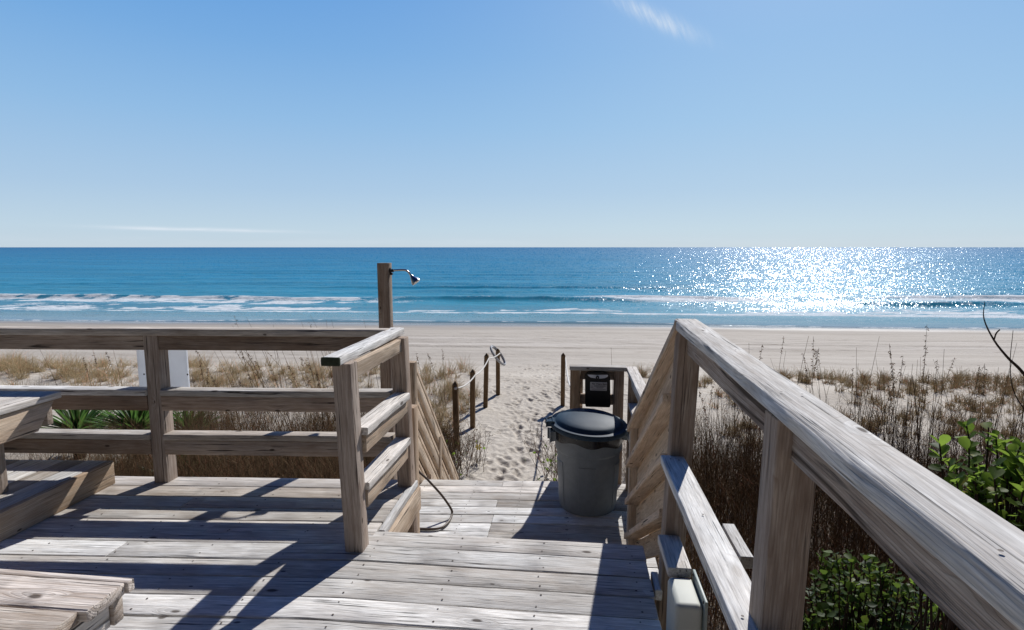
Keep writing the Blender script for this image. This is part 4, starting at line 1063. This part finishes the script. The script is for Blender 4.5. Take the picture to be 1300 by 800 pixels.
def wmix(f, a, b, mode='MIX'):
    nd = wnode('ShaderNodeMix', data_type='RGBA', blend_type=mode)
    for k, v in ((0, f), (6, a), (7, b)):
        if isinstance(v, bpy.types.NodeSocket): nt.links.new(v, nd.inputs[k])
        else: nd.inputs[k].default_value = v
    return nd.outputs[2]
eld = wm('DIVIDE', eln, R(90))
shaped_sky = wramp(eld, [(0, (.57, .68, .77)), (.02, (.53, .68, .80)), (.06, (.42, .60, .80)), (.13, (.29, .515, .80)), (.20, (.19, .42, .77)), (.27, (.12, .34, .74)), (.38, (.03, .15, .48)), (.6, (.0, .075, .50)), (1., (.0, .06, .50))])  # hand-set sky colours; unseen zenith made deep blue to darken and tint shadows
sdir = (math.sin(R(SUN_AZ))*math.cos(R(SUN_EL)), math.cos(R(SUN_AZ))*math.cos(R(SUN_EL)), math.sin(R(SUN_EL)))
dt = wnode('ShaderNodeVectorMath', operation='DOT_PRODUCT', ins={0: dirv, 1: sdir}).outputs['Value']
lowf = wnode('ShaderNodeMapRange', interpolation_type='SMOOTHSTEP', ins={0: eln, 1: R(22), 2: R(36), 3: 1., 4: .0}).outputs[0]  # fades the sun glow out above the view so shadows stay dark
glow = wm('MULTIPLY', wm('POWER', wm('MAXIMUM', dt, 0.), 9.), lowf)
glow2 = wm('MULTIPLY', wm('POWER', wm('MAXIMUM', dt, 0.), 60.), lowf)
shaped_sky = wmix(1., shaped_sky, wmix(glow, (0, 0, 0, 1), (.235, .21, .10, 1)), 'ADD')
shaped_sky = wmix(1., shaped_sky, wmix(glow2, (0, 0, 0, 1), (.25, .22, .18, 1)), 'ADD')
back = wnode('ShaderNodeMapRange', ins={0: sep.outputs[1], 1: .62, 2: .05, 3: 1., 4: .10}).outputs[0]  # sky dimmed beside and behind the view to deepen the deck shadows
shaped_sky = wmix(1., shaped_sky, wnode('ShaderNodeCombineColor', ins={0: back, 1: back, 2: back}).outputs[0], 'MULTIPLY')
shaped_sky = wmix(1., shaped_sky, (10, 10, 10, 1), 'MULTIPLY')
graded = wmix(.95, hsv.outputs[0], shaped_sky)
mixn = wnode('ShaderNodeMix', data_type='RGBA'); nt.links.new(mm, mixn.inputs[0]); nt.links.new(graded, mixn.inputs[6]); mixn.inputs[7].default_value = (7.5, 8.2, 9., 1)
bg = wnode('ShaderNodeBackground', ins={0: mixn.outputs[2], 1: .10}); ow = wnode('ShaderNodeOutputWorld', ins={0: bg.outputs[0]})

sun = bpy.data.lights.new('sun', 'SUN'); sun.energy = 5.0; sun.angle = R(.55); sun.color = (1, .965, .92)
so = bpy.data.objects.new('sun', sun); link(so)
sdv = Vector((math.sin(R(SUN_AZ))*math.cos(R(SUN_EL)), math.cos(R(SUN_AZ))*math.cos(R(SUN_EL)), math.sin(R(SUN_EL))))
so.rotation_euler = sdv.to_track_quat('Z', 'Y').to_euler(); so.location = (3, 3, 8)

F_ = 705.; pitch = math.atan(86/F_); yaw = math.atan(75*math.cos(pitch)/F_)
cam = bpy.data.cameras.new('camera'); cam.sensor_fit = 'HORIZONTAL'; cam.sensor_width = 36; cam.lens = F_/1300*36; cam.clip_start = .05; cam.clip_end = 100000
cobj = bpy.data.objects.new('camera', cam); link(cobj); cobj.location = (0, 0, 1.47); cobj.rotation_euler = (R(90)-pitch, 0, yaw); sc.camera = cobj
sc.view_settings.view_transform = 'Standard'; sc.view_settings.look = 'None'; sc.view_settings.exposure = 0; sc.view_settings.gamma = 1
sc.render.engine = 'CYCLES'; sc.cycles.max_bounces = 8
